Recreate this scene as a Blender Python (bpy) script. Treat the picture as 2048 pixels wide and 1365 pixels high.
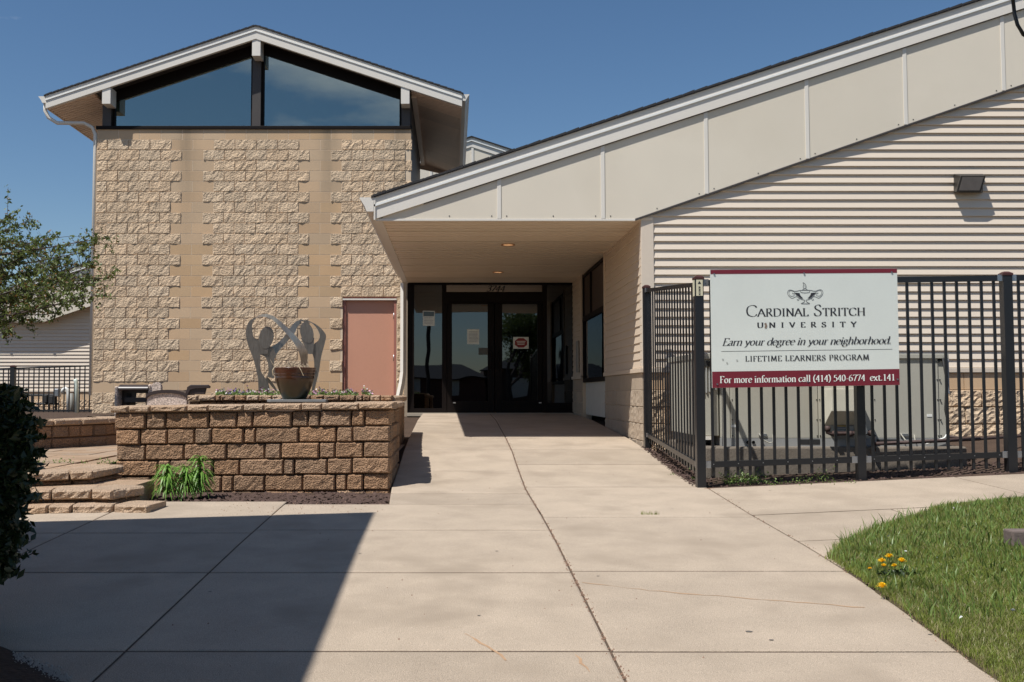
import bpy, bmesh, math, random
import numpy as np
from mathutils import Vector, Matrix, noise
R = math.radians
random.seed(7)
rng = np.random.default_rng(11)
for o in list(bpy.data.objects): bpy.data.objects.remove(o)
SC = bpy.context.scene
COL = SC.collection

# ------------------------------------------------------------------ camera
F, CX, CY = 1960.0, 905.0, 682.5          # focal length and principal point, in photograph pixels
PITCH = math.atan(102.5 / F)
EZ = 1.25                                 # eye height
cam = bpy.data.cameras.new('camera'); camo = bpy.data.objects.new('camera', cam); COL.objects.link(camo)
cam.sensor_width = 36; cam.lens = F / 2048 * 36; cam.shift_x = (1024 - CX) / 2048
cam.clip_start = 0.05; cam.clip_end = 3000
camo.location = (0, 0, EZ); camo.rotation_euler = (R(90) + PITCH, 0, 0)
SC.camera = camo

# ------------------------------------------------------------------ sky, sun, exposure
SUNV = Vector((0.44, 0.375, -1.0)).normalized()      # direction the light travels
SUN_EL = math.asin(-SUNV.z)
SUN_AZ = math.atan2(-SUNV.x, -SUNV.y)
w = bpy.data.worlds.new('World'); SC.world = w; w.use_nodes = True
nt = w.node_tree; nt.nodes.clear()
sky = nt.nodes.new('ShaderNodeTexSky'); sky.sky_type = 'NISHITA'; sky.sun_disc = False
sky.sun_elevation = SUN_EL; sky.sun_rotation = SUN_AZ; sky.altitude = 200
sky.air_density = 1.0; sky.dust_density = 0.35; sky.ozone_density = 1.6
tc = nt.nodes.new('ShaderNodeTexCoord')
mp = nt.nodes.new('ShaderNodeMapping'); mp.inputs['Scale'].default_value = (1, 1, 2.6); mp.inputs['Location'].default_value = (-1.39, 1.74, 4.76)
nz = nt.nodes.new('ShaderNodeTexNoise'); nz.inputs['Scale'].default_value = 2.1; nz.inputs['Detail'].default_value = 7; nz.inputs['Roughness'].default_value = .58
rp = nt.nodes.new('ShaderNodeValToRGB'); rp.color_ramp.elements[0].position = .60; rp.color_ramp.elements[1].position = .74
rp.color_ramp.elements[1].color = (.8, .8, .8, 1)
hs = nt.nodes.new('ShaderNodeHueSaturation'); hs.inputs['Saturation'].default_value = 1.17; hs.inputs['Value'].default_value = 1.0
mx = nt.nodes.new('ShaderNodeMix'); mx.data_type = 'RGBA'; mx.inputs['B'].default_value = (9.5, 9.6, 10.0, 1)
bg = nt.nodes.new('ShaderNodeBackground'); bg.inputs['Strength'].default_value = 0.085
ow = nt.nodes.new('ShaderNodeOutputWorld')
L = nt.links.new
L(tc.outputs['Generated'], mp.inputs['Vector']); L(mp.outputs['Vector'], nz.inputs['Vector']); L(nz.outputs['Fac'], rp.inputs['Fac'])
L(sky.outputs['Color'], hs.inputs['Color']); L(hs.outputs['Color'], mx.inputs['A']); L(rp.outputs['Color'], mx.inputs['Factor'])
L(mx.outputs['Result'], bg.inputs['Color']); L(bg.outputs['Background'], ow.inputs['Surface'])
sl = bpy.data.lights.new('sun', 'SUN'); so = bpy.data.objects.new('sun', sl); COL.objects.link(so)
sl.energy = 5.0; sl.angle = R(0.53); sl.color = (1.0, .975, .93)
so.rotation_euler = SUNV.to_track_quat('-Z', 'Y').to_euler(); so.location = (-6, -5, 14)
SC.view_settings.view_transform = 'Standard'; SC.view_settings.look = 'None'
SC.view_settings.exposure = 0.12; SC.view_settings.gamma = 1; SC.view_settings.use_curve_mapping = False
SC.cycles.max_bounces = 8; SC.cycles.transparent_max_bounces = 12; SC.cycles.use_denoising = True

# ------------------------------------------------------------------ measuring helpers
def ray(u, v):
    a, b = (u - CX) / F, (CY - v) / F
    return a, math.cos(PITCH) - b * math.sin(PITCH), math.sin(PITCH) + b * math.cos(PITCH)
def P(u, v, Y):
    a, c, d = ray(u, v); t = Y / c
    return Vector((a * t, Y, d * t + EZ))
def PX(u, v, X):
    a, c, d = ray(u, v); t = X / a
    return Vector((X, c * t, d * t + EZ))
PROF = [(-400, -1.5), (-12, -1.42), (-3, -1.40), (0, -1.25), (4, -1.08), (6.3, -.965), (7.5, -.92), (9, -.865), (10.1, -.78), (11.2, -.665), (12.3, -.59), (15.7, -.44), (19, -.385), (40, -.45), (400, -.6)]
_py = np.array([a for a, b in PROF]); _pz = np.array([b for a, b in PROF])
def gz(X, Y):
    z = float(np.interp(Y, _py, _pz))
    if X > 2.3 and Y > 0: z += .046 * (min(X, 9) - 2.3) * min(1, max(0, (Y - 2) / 4))
    return z + EZ
def hit(u, v, lo=1.0, hi=60.0):
    for _ in range(50):
        m = (lo + hi) / 2; q = P(u, v, m)
        if q.z > gz(q.x, m): lo = m
        else: hi = m
    q = P(u, v, lo); return Vector((q.x, q.y, gz(q.x, q.y)))

# ------------------------------------------------------------------ materials
def M(name, col, rough=.8, var=.12, scale=6, fine=.06, fscale=90, bump=0, bscale=60, bdist=.01, metal=0, objvar=0, spec=.5, stain=None, sscale=1.2, hue=0, stretch=(1, 1, 1)):
    m = bpy.data.materials.new(name); m.use_nodes = True
    t = m.node_tree; b = t.nodes['Principled BSDF']; K = t.links.new
    b.inputs['Roughness'].default_value = rough; b.inputs['Metallic'].default_value = metal
    b.inputs['Specular IOR Level'].default_value = spec
    g = t.nodes.new('ShaderNodeNewGeometry')
    vm = t.nodes.new('ShaderNodeMapping'); vm.inputs['Scale'].default_value = stretch; K(g.outputs['Position'], vm.inputs['Vector'])
    def no(s, d=4):
        n = t.nodes.new('ShaderNodeTexNoise'); n.inputs['Scale'].default_value = s; n.inputs['Detail'].default_value = d; K(vm.outputs['Vector'], n.inputs['Vector']); return n
    def math_(op, a, b_):
        n = t.nodes.new('ShaderNodeMath'); n.operation = op
        for i, x in enumerate((a, b_)):
            if hasattr(x, 'default_value'): K(x, n.inputs[i])
            else: n.inputs[i].default_value = x
        return n.outputs[0]
    f1 = math_('MULTIPLY', math_('SUBTRACT', no(scale).outputs['Fac'], .5), var * 2.4)
    f2 = math_('MULTIPLY', math_('SUBTRACT', no(fscale, 2).outputs['Fac'], .5), fine * 2.4)
    s = math_('ADD', math_('ADD', f1, f2), 1.0)
    if objvar:
        oi = t.nodes.new('ShaderNodeObjectInfo')
        s = math_('ADD', s, math_('MULTIPLY', math_('SUBTRACT', oi.outputs['Random'], .5), objvar * 2))
    vv = t.nodes.new('ShaderNodeVectorMath'); vv.operation = 'SCALE'
    if hue and objvar:
        mh = t.nodes.new('ShaderNodeMix'); mh.data_type = 'RGBA'
        mh.inputs['A'].default_value = (*col, 1); mh.inputs['B'].default_value = (col[0] * (1 + hue), col[1], col[2] * (1 - hue), 1)
        wn = t.nodes.new('ShaderNodeTexWhiteNoise'); wn.noise_dimensions = '1D'; K(oi.outputs['Random'], wn.inputs['W']); K(wn.outputs['Value'], mh.inputs['Factor'])
        K(mh.outputs['Result'], vv.inputs[0])
    else: vv.inputs[0].default_value = col
    K(s, vv.inputs['Scale']); out = vv.outputs['Vector']
    if stain:
        ns = no(sscale, 6); r_ = t.nodes.new('ShaderNodeValToRGB'); r_.color_ramp.elements[0].position = .5; r_.color_ramp.elements[1].position = .72
        K(ns.outputs['Fac'], r_.inputs['Fac'])
        mm = t.nodes.new('ShaderNodeMix'); mm.data_type = 'RGBA'; K(r_.outputs['Color'], mm.inputs['Factor']); K(out, mm.inputs['A']); mm.inputs['B'].default_value = (*stain, 1)
        out = mm.outputs['Result']
    K(out, b.inputs['Base Color'])
    if bump:
        bp = t.nodes.new('ShaderNodeBump'); bp.inputs['Strength'].default_value = bump; bp.inputs['Distance'].default_value = bdist
        K(no(bscale, 5).outputs['Fac'], bp.inputs['Height']); K(bp.outputs['Normal'], b.inputs['Normal'])
    return m
def leafmat(name, col, trans=.35, var=.3, rough=.45):
    m = M(name, col, rough=rough, var=var, scale=9, fine=.25, fscale=70)
    t = m.node_tree; b = t.nodes['Principled BSDF']; o = t.nodes['Material Output']
    tr = t.nodes.new('ShaderNodeBsdfTranslucent'); mix = t.nodes.new('ShaderNodeMixShader'); mix.inputs['Fac'].default_value = trans
    src = b.inputs['Base Color'].links[0].from_socket
    t.links.new(src, tr.inputs['Color']); t.links.new(b.outputs[0], mix.inputs[1]); t.links.new(tr.outputs[0], mix.inputs[2]); t.links.new(mix.outputs[0], o.inputs['Surface'])
    return m
def glassmat(name, tint=(.35, .4, .4), refl=(.8, .9, .95), base=.16, wobble=0):
    m = bpy.data.materials.new(name); m.use_nodes = True; t = m.node_tree; t.nodes.clear(); K = t.links.new
    o = t.nodes.new('ShaderNodeOutputMaterial'); tr = t.nodes.new('ShaderNodeBsdfTransparent'); tr.inputs['Color'].default_value = (*tint, 1)
    gl = t.nodes.new('ShaderNodeBsdfGlossy'); gl.inputs['Color'].default_value = (*refl, 1); gl.inputs['Roughness'].default_value = .01
    fr = t.nodes.new('ShaderNodeFresnel'); fr.inputs['IOR'].default_value = 1.5
    ad = t.nodes.new('ShaderNodeMath'); ad.inputs[1].default_value = base; ad.use_clamp = True; K(fr.outputs[0], ad.inputs[0])
    mix = t.nodes.new('ShaderNodeMixShader'); K(ad.outputs[0], mix.inputs['Fac']); K(tr.outputs[0], mix.inputs[1]); K(gl.outputs[0], mix.inputs[2]); K(mix.outputs[0], o.inputs['Surface'])
    if wobble:
        n = t.nodes.new('ShaderNodeTexNoise'); n.inputs['Scale'].default_value = 1.6; n.inputs['Detail'].default_value = 1
        g = t.nodes.new('ShaderNodeNewGeometry'); K(g.outputs['Position'], n.inputs['Vector'])
        bp = t.nodes.new('ShaderNodeBump'); bp.inputs['Strength'].default_value = 1; bp.inputs['Distance'].default_value = wobble
        K(n.outputs['Fac'], bp.inputs['Height']); K(bp.outputs[0], gl.inputs['Normal'])
    return m

CONC = M('concrete', (.425, .343, .26), .92, .15, 3.6, .50, 240, .9, 200, .005, objvar=.085, stain=(.35, .28, .21), sscale=2.1, spec=.3)
CONC2 = M('old_concrete', (.40, .35, .28), .95, .16, 3, .12, 120, .5, 90, .004, spec=.3)
SOIL = M('soil', (.075, .05, .036), 1, .3, 5, .3, 60, .8, 40, .02, spec=.2)
CHIP = M('mulch_chips', (.085, .055, .045), .95, .45, 25, .3, 90, spec=.2)
TURF = M('turf_soil', (.075, .058, .032), 1, .3, 4, .3, 60, spec=.2)
MORT = M('mortar', (.68, .54, .39), .95, .08, 4, .1, 150, spec=.2)
RBLK = M('split_face_block', (.60, .46, .318), .95, .14, 3, .26, 60, 1.0, 32, .026, objvar=.09, hue=.05, spec=.25)
SBLK2 = M('warm_smooth_block', (.55, .38, .225), .92, .08, 1.5, .10, 170, .3, 200, .002, objvar=.05, hue=.05, spec=.25)
SBLK = M('smooth_block', (.54, .40, .265), .92, .09, 1.1, .10, 170, .3, 200, .002, objvar=.07, hue=.10, spec=.25)
WBLK = M('retaining_block', (.43, .285, .185), .95, .22, 9, .60, 105, 1.0, 70, .06, objvar=.11, hue=.12, spec=.2)
WTOP = M('cap_block', (.50, .365, .255), .95, .16, 9, .45, 105, 1.0, 80, .03, objvar=.07, hue=.06, spec=.2)
PAVE = M('paver_brick', (.33, .245, .175), .92, .1, 4, .15, 120, .4, 120, .004, objvar=.10, hue=.1, spec=.2)
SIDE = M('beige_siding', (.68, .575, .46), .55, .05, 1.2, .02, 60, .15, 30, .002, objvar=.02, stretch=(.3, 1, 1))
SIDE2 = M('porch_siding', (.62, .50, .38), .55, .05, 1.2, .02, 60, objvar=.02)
PANEL = M('fascia_panel', (.71, .635, .515), .7, .05, 1.4, .03, 120, .15, 160, .001, objvar=.015, stain=(.67, .595, .475), sscale=.8)
TRIM = M('white_trim', (.74, .69, .61), .5, .04, 2, .02, 90, .1, 30, .002)
SOFF = M('soffit', (.80, .66, .50), .45, .06, 2, .02, 50, objvar=.07, stretch=(.15, 1, 1))
SOFF2 = M('eave_soffit', (.76, .57, .42), .5, .08, 2, .03, 50, objvar=.12, stretch=(.2, 1, 1))
SHING = M('shingles', (.035, .033, .034), .95, .3, 8, .3, 90, .6, 60, .01)
DARK = M('dark_bronze', (.008, .005, .004), .55, .1, 3, .05, 80, spec=.15)
BROWN = M('brown_post', (.055, .045, .04), .55, .1, 3, .05, 80)
BLACK = M('black_fence_paint', (.014, .014, .016), .32, .15, 5, .1, 90, .1, 60, .001)
PINK = M('salmon_door_paint', (.60, .30, .20), .42, .06, 1.3, .03, 30, .2, 12, .003)
PINKD = M('salmon_frame_paint', (.38, .16, .12), .45, .06, 3)
STEEL = M('steel', (.42, .42, .43), .35, .1, 4, metal=.9)
ALUM2 = M('aluminium_dim_reflection', (.36, .315, .265), .4, .12, 5, .25, 60, .3, 40, .004, metal=1, stretch=(1, 1, .2))  # figures: their dimmer reflection is put into a darker copy of the metal
ALUM = M('brushed_aluminium', (.72, .69, .66), .33, .12, 5, .25, 60, .3, 40, .004, metal=1, stretch=(1, 1, .2))  # ribbon: same metal, its bright reflection put into a lighter colour
WHITE = M('white_paint', (.82, .82, .78), .5, .04, 2)
GLASS = glassmat('tinted_glass', (.10, .10, .09), (.78, .86, .95), .075, .0012)
GLASS3 = glassmat('transom_glass', (.1, .1, .1), (.9, .85, .8), .30, .0)
GLASS2 = glassmat('clerestory_glass', (.30, .38, .36), (.85, .97, .93), .25)
INTER = M('dark_interior', (.05, .04, .035), .9)
INTER2 = M('interior_wall', (.10, .08, .07), .9)

# ------------------------------------------------------------------ mesh helpers
class MB:
    def __init__(s): s.v = []; s.f = []
    def add(s, vs, fs):
        n = len(s.v); s.v += [tuple(q) for q in vs]; s.f += [tuple(i + n for i in q) for q in fs]; return s
    def box(s, x0, x1, y0, y1, z0, z1):
        x0, x1 = sorted((x0, x1)); y0, y1 = sorted((y0, y1)); z0, z1 = sorted((z0, z1))
        return s.add([(x0, y0, z0), (x1, y0, z0), (x1, y1, z0), (x0, y1, z0), (x0, y0, z1), (x1, y0, z1), (x1, y1, z1), (x0, y1, z1)],
                     [(0, 3, 2, 1), (4, 5, 6, 7), (0, 1, 5, 4), (1, 2, 6, 5), (2, 3, 7, 6), (3, 0, 4, 7)])
    def prism(s, pts, d):                       # polygon (3-D points) extruded by vector d
        n = len(pts); d = Vector(d); a = [Vector(q) for q in pts]
        nn = Vector((0, 0, 0))
        for i in range(n): nn += a[i].cross(a[(i + 1) % n])
        if nn.dot(d) > 0: a.reverse()
        b = [q + d for q in a]
        return s.add(a + b, [tuple(range(n)), tuple(range(2 * n - 1, n - 1, -1))] + [(i, i + n, (i + 1) % n + n, (i + 1) % n) for i in range(n)])
    def tube(s, pts, r, k=8, caps=True):
        pts = [Vector(q) for q in pts]; rr = r if isinstance(r, (list, tuple)) else [r] * len(pts); rings = []
        up = None
        for i, q in enumerate(pts):
            d = (pts[min(i + 1, len(pts) - 1)] - pts[max(i - 1, 0)]).normalized()
            if up is None: up = Vector((0, 0, 1)) if abs(d.z) < .9 else Vector((1, 0, 0))
            a = d.cross(up)
            if a.length < 1e-4: a = d.orthogonal()
            a.normalize(); b = a.cross(d).normalized(); up = b
            rings.append([q + (a * math.cos(2 * math.pi * j / k) + b * math.sin(2 * math.pi * j / k)) * rr[i] for j in range(k)])
        fs = []
        for i in range(len(pts) - 1):
            for j in range(k): fs.append((i * k + j, (i + 1) * k + j, (i + 1) * k + (j + 1) % k, i * k + (j + 1) % k))
        if caps: fs += [tuple(range(k)), tuple(range(len(pts) * k - 1, (len(pts) - 1) * k - 1, -1))]
        return s.add([x for r_ in rings for x in r_], fs)
    def sweep(s, prof, path, closed=True):      # prof: list of (a,b) offsets -> callable axes; path: list of (origin, A, B)
        n = len(prof); vs = []
        for o, A, B in path: vs += [Vector(o) + Vector(A) * a + Vector(B) * b for a, b in prof]
        fs = [(i * n + j, (i + 1) * n + j, (i + 1) * n + (j + 1) % n, i * n + (j + 1) % n) for i in range(len(path) - 1) for j in range(n if closed else n - 1)]
        if closed: fs += [tuple(range(n)), tuple(range(len(path) * n - 1, (len(path) - 1) * n - 1, -1))]
        return s.add(vs, fs)
    def lathe(s, prof, c, k=32):
        c = Vector(c); vs = []
        for r_, z in prof: vs += [c + Vector((r_ * math.cos(2 * math.pi * j / k), r_ * math.sin(2 * math.pi * j / k), z)) for j in range(k)]
        return s.add(vs, [(i * k + j, i * k + (j + 1) % k, (i + 1) * k + (j + 1) % k, (i + 1) * k + j) for i in range(len(prof) - 1) for j in range(k)])
    def mesh(s, name, m, smooth=False, fix=True):
        me = bpy.data.meshes.new(name); me.from_pydata(s.v, [], s.f)
        if m: me.materials.append(m)
        if fix:
            bm = bmesh.new(); bm.from_mesh(me); bmesh.ops.recalc_face_normals(bm, faces=bm.faces); bm.to_mesh(me); bm.free()
        if smooth: me.polygons.foreach_set('use_smooth', [True] * len(me.polygons))
        me.update(); return me
    def obj(s, name, m, parent=None, smooth=False, bev=0, **k):
        o = link(name, s.mesh(name, m, smooth), parent, **k)
        if bev:
            b = o.modifiers.new('bevel', 'BEVEL'); b.width = bev; b.segments = 2; b.limit_method = 'ANGLE'
        return o
def link(name, me, parent=None, loc=None, rot=None, scale=None, **k):
    o = bpy.data.objects.new(name, me); COL.objects.link(o)
    if parent is not None:
        o.parent = parent
        wl = Vector((0, 0, 0)); q = parent
        if q.parent is None: wl = q.location
        o.matrix_parent_inverse = Matrix.Translation(-wl)
    if loc is not None: o.location = loc
    if rot is not None: o.rotation_euler = rot
    if scale is not None: o.scale = scale
    for a, b in k.items(): o[a] = b
    return o
def thing(name, label, cat, loc=(0, 0, 0), group=None):
    o = bpy.data.objects.new(name, None); COL.objects.link(o); o.location = loc; o.empty_display_size = .1
    o['label'] = label; o['category'] = cat
    if group: o['group'] = group
    return o
def tag(o, label, cat, group=None):
    o['label'] = label; o['category'] = cat
    if group: o['group'] = group
    return o
def npmesh(name, v, f, m, parent=None, smooth=False, **k):
    v = np.asarray(v, np.float32).reshape(-1, 3); f = np.asarray(f, np.int32); n = f.shape[1]
    me = bpy.data.meshes.new(name); me.vertices.add(len(v)); me.vertices.foreach_set('co', v.ravel())
    me.loops.add(f.size); me.loops.foreach_set('vertex_index', f.ravel())
    me.polygons.add(len(f)); me.polygons.foreach_set('loop_start', np.arange(0, f.size, n, dtype=np.int32)); me.polygons.foreach_set('loop_total', np.full(len(f), n, np.int32))
    if smooth: me.polygons.foreach_set('use_smooth', np.ones(len(f), bool))
    me.materials.append(m); me.update(); me.validate()
    return link(name, me, parent, **k)
def roughbox(w_, d_, h_, m, amp=.012, nx=7, nz=4, seed=0, edge=.01, proud=.02, round_=.0, name='block'):
    """block with a broken rough front (facing -Y); origin at the lower left of the front plane"""
    rs = random.Random(seed); vs = []; fs = []
    xs = [0, edge] + [edge + (w_ - 2 * edge) * i / (nx - 1) for i in range(1, nx - 1)] + [w_ - edge, w_]
    zs = [0, edge] + [edge + (h_ - 2 * edge) * i / (nz - 1) for i in range(1, nz - 1)] + [h_ - edge, h_]
    X, Zn = len(xs), len(zs)
    for j, z in enumerate(zs):
        for i, x in enumerate(xs):
            border = i in (0, X - 1) or j in (0, Zn - 1)
            if border:
                y = round_; xx, zz = x, z
                if round_ and i in (0, X - 1) and j in (0, Zn - 1):
                    y = round_ * 1.8
            else:
                y = -proud - rs.uniform(-amp, amp) - .6 * amp * math.sin(x * 23 + seed) ; xx = x + rs.uniform(-.3, .3) * edge * (0 if i in (1, X - 2) else 1.5); zz = z + rs.uniform(-.3, .3) * edge * (0 if j in (1, Zn - 2) else 1)
            vs.append((xx, y, zz))
    for j in range(Zn - 1):
        for i in range(X - 1): fs.append((j * X + i, j * X + i + 1, (j + 1) * X + i + 1, (j + 1) * X + i))
    n = len(vs); vs += [(0, d_, 0), (w_, d_, 0), (w_, d_, h_), (0, d_, h_)]
    fs.append(tuple([i for i in range(X - 1, -1, -1)] + [n, n + 1]))
    fs.append(tuple([(Zn - 1) * X + i for i in range(X)] + [n + 2, n + 3]))
    fs.append(tuple([j * X for j in range(Zn)] + [n + 3, n]))
    fs.append(tuple([j * X + X - 1 for j in range(Zn - 1, -1, -1)] + [n + 1, n + 2]))
    me = bpy.data.meshes.new(name); me.from_pydata(vs, [], fs); me.materials.append(m); me.update()
    return me

def streaks(m, xs, ztop, ln, wd, dark):
    """water streaks that run down a wall below its sill"""
    t = m.node_tree; b = t.nodes['Principled BSDF']; K = t.links.new; src = b.inputs['Base Color'].links[0].from_socket
    g = t.nodes.new('ShaderNodeNewGeometry'); sp = t.nodes.new('ShaderNodeSeparateXYZ'); K(g.outputs['Position'], sp.inputs[0])
    def mt(op, a, b_, c=None):
        n = t.nodes.new('ShaderNodeMath'); n.operation = op
        for i, x in enumerate((a, b_, c)):
            if x is None: continue
            if hasattr(x, 'default_value'): K(x, n.inputs[i])
            else: n.inputs[i].default_value = x
        return n.outputs[0]
    tot = None
    for x0 in xs:
        d = mt('DIVIDE', mt('SUBTRACT', sp.outputs['X'], x0), wd); e = mt('POWER', 2.718, mt('MULTIPLY', mt('MULTIPLY', d, d), -1.0)); tot = e if tot is None else mt('ADD', tot, e)
    mr = t.nodes.new('ShaderNodeMapRange'); mr.inputs['From Min'].default_value = ztop - ln; mr.inputs['From Max'].default_value = ztop; K(sp.outputs['Z'], mr.inputs['Value'])
    mp_ = t.nodes.new('ShaderNodeMapping'); mp_.inputs['Scale'].default_value = (9, 9, .6); K(g.outputs['Position'], mp_.inputs['Vector'])
    n = t.nodes.new('ShaderNodeTexNoise'); n.inputs['Scale'].default_value = 1; n.inputs['Detail'].default_value = 4; K(mp_.outputs[0], n.inputs['Vector'])
    f = mt('MULTIPLY', mt('MULTIPLY', tot, mr.outputs[0]), mt('MULTIPLY', n.outputs['Fac'], 1.3)); f = mt('MINIMUM', f, .75)
    mm = t.nodes.new('ShaderNodeMix'); mm.data_type = 'RGBA'; K(f, mm.inputs['Factor']); K(src, mm.inputs['A']); mm.inputs['B'].default_value = (*dark, 1); K(mm.outputs['Result'], b.inputs['Base Color'])
# ================================================================== GROUND
def sheet(name, xs, ys, zf, m, parent=None, **k):
    v = [(x, y, zf(x, y)) for y in ys for x in xs]; n = len(xs)
    f = [(j * n + i, j * n + i + 1, (j + 1) * n + i + 1, (j + 1) * n + i) for j in range(len(ys) - 1) for i in range(n - 1)]
    return npmesh(name, v, f, m, parent, **k)
GX = [-400, -120, -50, -25, -16] + [x * .5 for x in range(-24, 33)] + [20, 30, 60, 140, 400]
GY = [-400, -150, -80, -40, -20, -12.2, -12, -8, -5] + [x * .5 for x in range(-6, 60)] + [32, 36, 45, 60, 100, 200, 400]
sheet('ground', GX, GY, lambda x, y: gz(x, y) - .07, SOIL, kind='structure')

JD = M('joint_dirt', (.11, .08, .058), 1, .35, 12, .3, 80, spec=.1)
JY = sorted(set([round(i * .3, 3) for i in range(0, 63)] + [a for a, _ in PROF if 0 <= a <= 18.9]))
def slab(x0, x1, y0, y1, parent, m=CONC, g=.006, name='concrete_slab'):
    """one concrete slab following the ground, with rounded edges; x0,x1 may be functions of Y"""
    fx0 = x0 if callable(x0) else (lambda y: x0); fx1 = x1 if callable(x1) else (lambda y: x1)
    e = .010
    gy = g + .001 + .0005 * max(0, y0)
    L_ = y1 - y0 - 2 * gy
    T = [0, e] + [q - y0 - gy for q in JY if y0 + gy + 2 * e < q < y1 - gy - 2 * e] + [L_ - e, L_]
    v = []; nx = 4
    for j, t_ in enumerate(T):
        y = y0 + gy + t_; a = fx0(y) + g; b = fx1(y) - g
        S = [a, a + e, (a + b) / 2, b - e, b]
        for i, x in enumerate(S):
            ed = i in (0, 4) or j in (0, len(T) - 1)
            v.append((x, y, gz(x, y) - (.003 if ed else 0)))
    n = 5; f = [(j * n + i, j * n + i + 1, (j + 1) * n + i + 1, (j + 1) * n + i) for j in range(len(T) - 1) for i in range(n - 1)]
    # skirt
    rim = [j * n for j in range(len(T))] ; c = len(v)
    ring = [i for i in range(n)] + [j * n + n - 1 for j in range(1, len(T))] + [(len(T) - 1) * n + i for i in range(n - 2, -1, -1)] + [j * n for j in range(len(T) - 2, 0, -1)]
    v += [(v[i][0], v[i][1], v[i][2] - .08) for i in ring]
    for k_ in range(len(ring)):
        f.append((ring[k_], c + k_, c + (k_ + 1) % len(ring), ring[(k_ + 1) % len(ring)]))
    me = bpy.data.meshes.new(name); me.from_pydata(v, [], f); me.materials.append(m); me.update()
    return link(name, me, parent)

walk = bpy.data.objects.new('walkway', None); COL.objects.link(walk); walk['kind'] = 'structure'
cj = [hit(*q) for q in ((990, 838), (1015, 883), (1024, 902), (1037, 940), (1055, 985), (1083, 1030), (1116, 1090), (1240, 1340))]
cy = np.array([q.y for q in cj][::-1]); cx = np.array([q.x for q in cj][::-1])
XC = lambda y: float(np.interp(y, cy, cx))
XA = lambda y: -1.36
xrp = [hit(*q) for q in ((1990, 1356), (1900, 1290), (1800, 1216), (1730, 1166), (1660, 1121), (1500, 1028), (1410, 972))]
XR = lambda y: float(np.interp(y, [q.y for q in xrp] + [9.3, 12], [q.x for q in xrp] + [2.235, 2.235]))
rA = [hit(500, v).y for v in (1302, 1145, 1066)] + [hit(600, 1003).y]
rB = [.0, 1.4, 2.7] + [hit(800, v).y for v in (1302, 1145, 1060, 987, 942, 900, 866, 849, 838)] + [18.5]
rC = [.0, 1.4, 2.7] + [hit(1250, v).y for v in (1303, 1142, 1034, 974, 929, 899, 872, 849, 838)] + [18.5]
rA0 = [.0, 1.4, 2.7] + rA
XPL = lambda y: float(np.interp(y, [7.98, 8.95, 20], [-.517, -.558, -.558]))
PLX = -.56                                   # x of the planter's right side
for i in range(len(rA0) - 1):
    slab(-2.62, XA, rA0[i], rA0[i + 1], walk)
    slab(-4.6, -2.62, rA0[i], rA0[i + 1], walk)
    slab(-7.5, -4.6, rA0[i], rA0[i + 1], walk)
for i in range(len(rB) - 1):
    y0, y1 = rB[i], rB[i + 1]
    if y0 < 8.0: slab(XA if y1 < 8.3 else PLX, XC, y0, min(y1, 8.08) if y0 < 7.9 < y1 else y1, walk) if not (y0 < 8.0 < y1) else None
    if y0 < 8.0 < y1:
        slab(XA, XC, y0, 7.98, walk); slab(XPL, XC, 7.98, y1, walk)
    elif y0 >= 8.0: slab(XPL, XC, y0, y1, walk)
for i in range(len(rC) - 1): slab(XC, XR, rC[i], rC[i + 1], walk)
slab(1.9, 2.6, 9.06, 11.7, walk) if False else None
# sidewalk to the right and the apron piece beside the lawn
side = bpy.data.objects.new('pavement', None); COL.objects.link(side); side['kind'] = 'structure'
sx = [2.2, 4.55, 6.1, 7.7, 9.3, 12]
SY0, SY1 = hit(1600, 1026).y, 8.93
for i in range(5): slab(XR if i == 0 else sx[i], sx[i + 1], SY0, SY1, side)
AY = hit(1700, 1078).y
slab(XR, 3.3, AY, SY0 - .015, side); slab(XR, 2.9, hit(1640, 1120).y - .2, AY, side); slab(3.3, 4.8, AY, SY0 - .015, side)

# shallow cracks, rust lines and stones on the slabs
def flat_line(name, pts, wd, m, parent=None, lift=.004, jit=.3, **k):
    v = []; f = []; 
    for i, (a, b) in enumerate(zip(pts[:-1], pts[1:])):
        d = (b - a); n_ = max(1, int(d.length / .05))
        for j in range(n_ + (1 if i == len(pts) - 2 else 0)):
            q = a + d * (j / n_); nn = Vector((-d.y, d.x, 0)).normalized(); wv = wd * random.uniform(1 - jit, 1 + jit); o_ = random.uniform(-1, 1) * wd * jit * 1.5
            for s in (-1, 1):
                p_ = q + nn * (wv * s / 2 + o_); v.append((p_.x, p_.y, gz(p_.x, p_.y) + lift))
    n_ = len(v) // 2; f = [(2 * i, 2 * i + 1, 2 * i + 3, 2 * i + 2) for i in range(n_ - 1)]
    return npmesh(name, v, f, m, parent, **k)
RUST = M('rust_stain', (.42, .265, .155), .9, .2, 20)
for pts in (((1165, 1165), (1300, 1182), (1480, 1196), (1730, 1216)), ((930, 1268), (985, 1300), (1010, 1322)), ((1148, 1310), (1180, 1345))):
    flat_line('rust_line', [hit(*q) for q in pts], .009, RUST, walk, jit=.8, lift=.0015)
GUM = M('gum_spot', (.13, .115, .10), .9, .2, 30)
for u, v, r_ in ((1498, 1264, .016), (1543, 1281, .011), (993, 1103, .010), (958, 1232, .008), (1196, 1153, .008), (1860, 1270, .009), (1345, 1018, .008), (1063, 995, .009), (860, 958, .009), (1540, 982, .012), (1330, 1066, .006), (720, 1108, .010), (420, 1184, .010)):
    q = hit(u, v); link('gum_spot', MB().add([(r_ * (1 + .3 * math.sin(3 * a + u)) * math.cos(a * .628), r_ * .8 * math.sin(a * .628), 0) for a in range(10)], [tuple(range(10))]).mesh('gum_spot', GUM), walk, (q.x, q.y, q.z + .0022))
DEB = M('crumbs', (.20, .12, .08), .95, .5, 40)
pts = []
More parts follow.
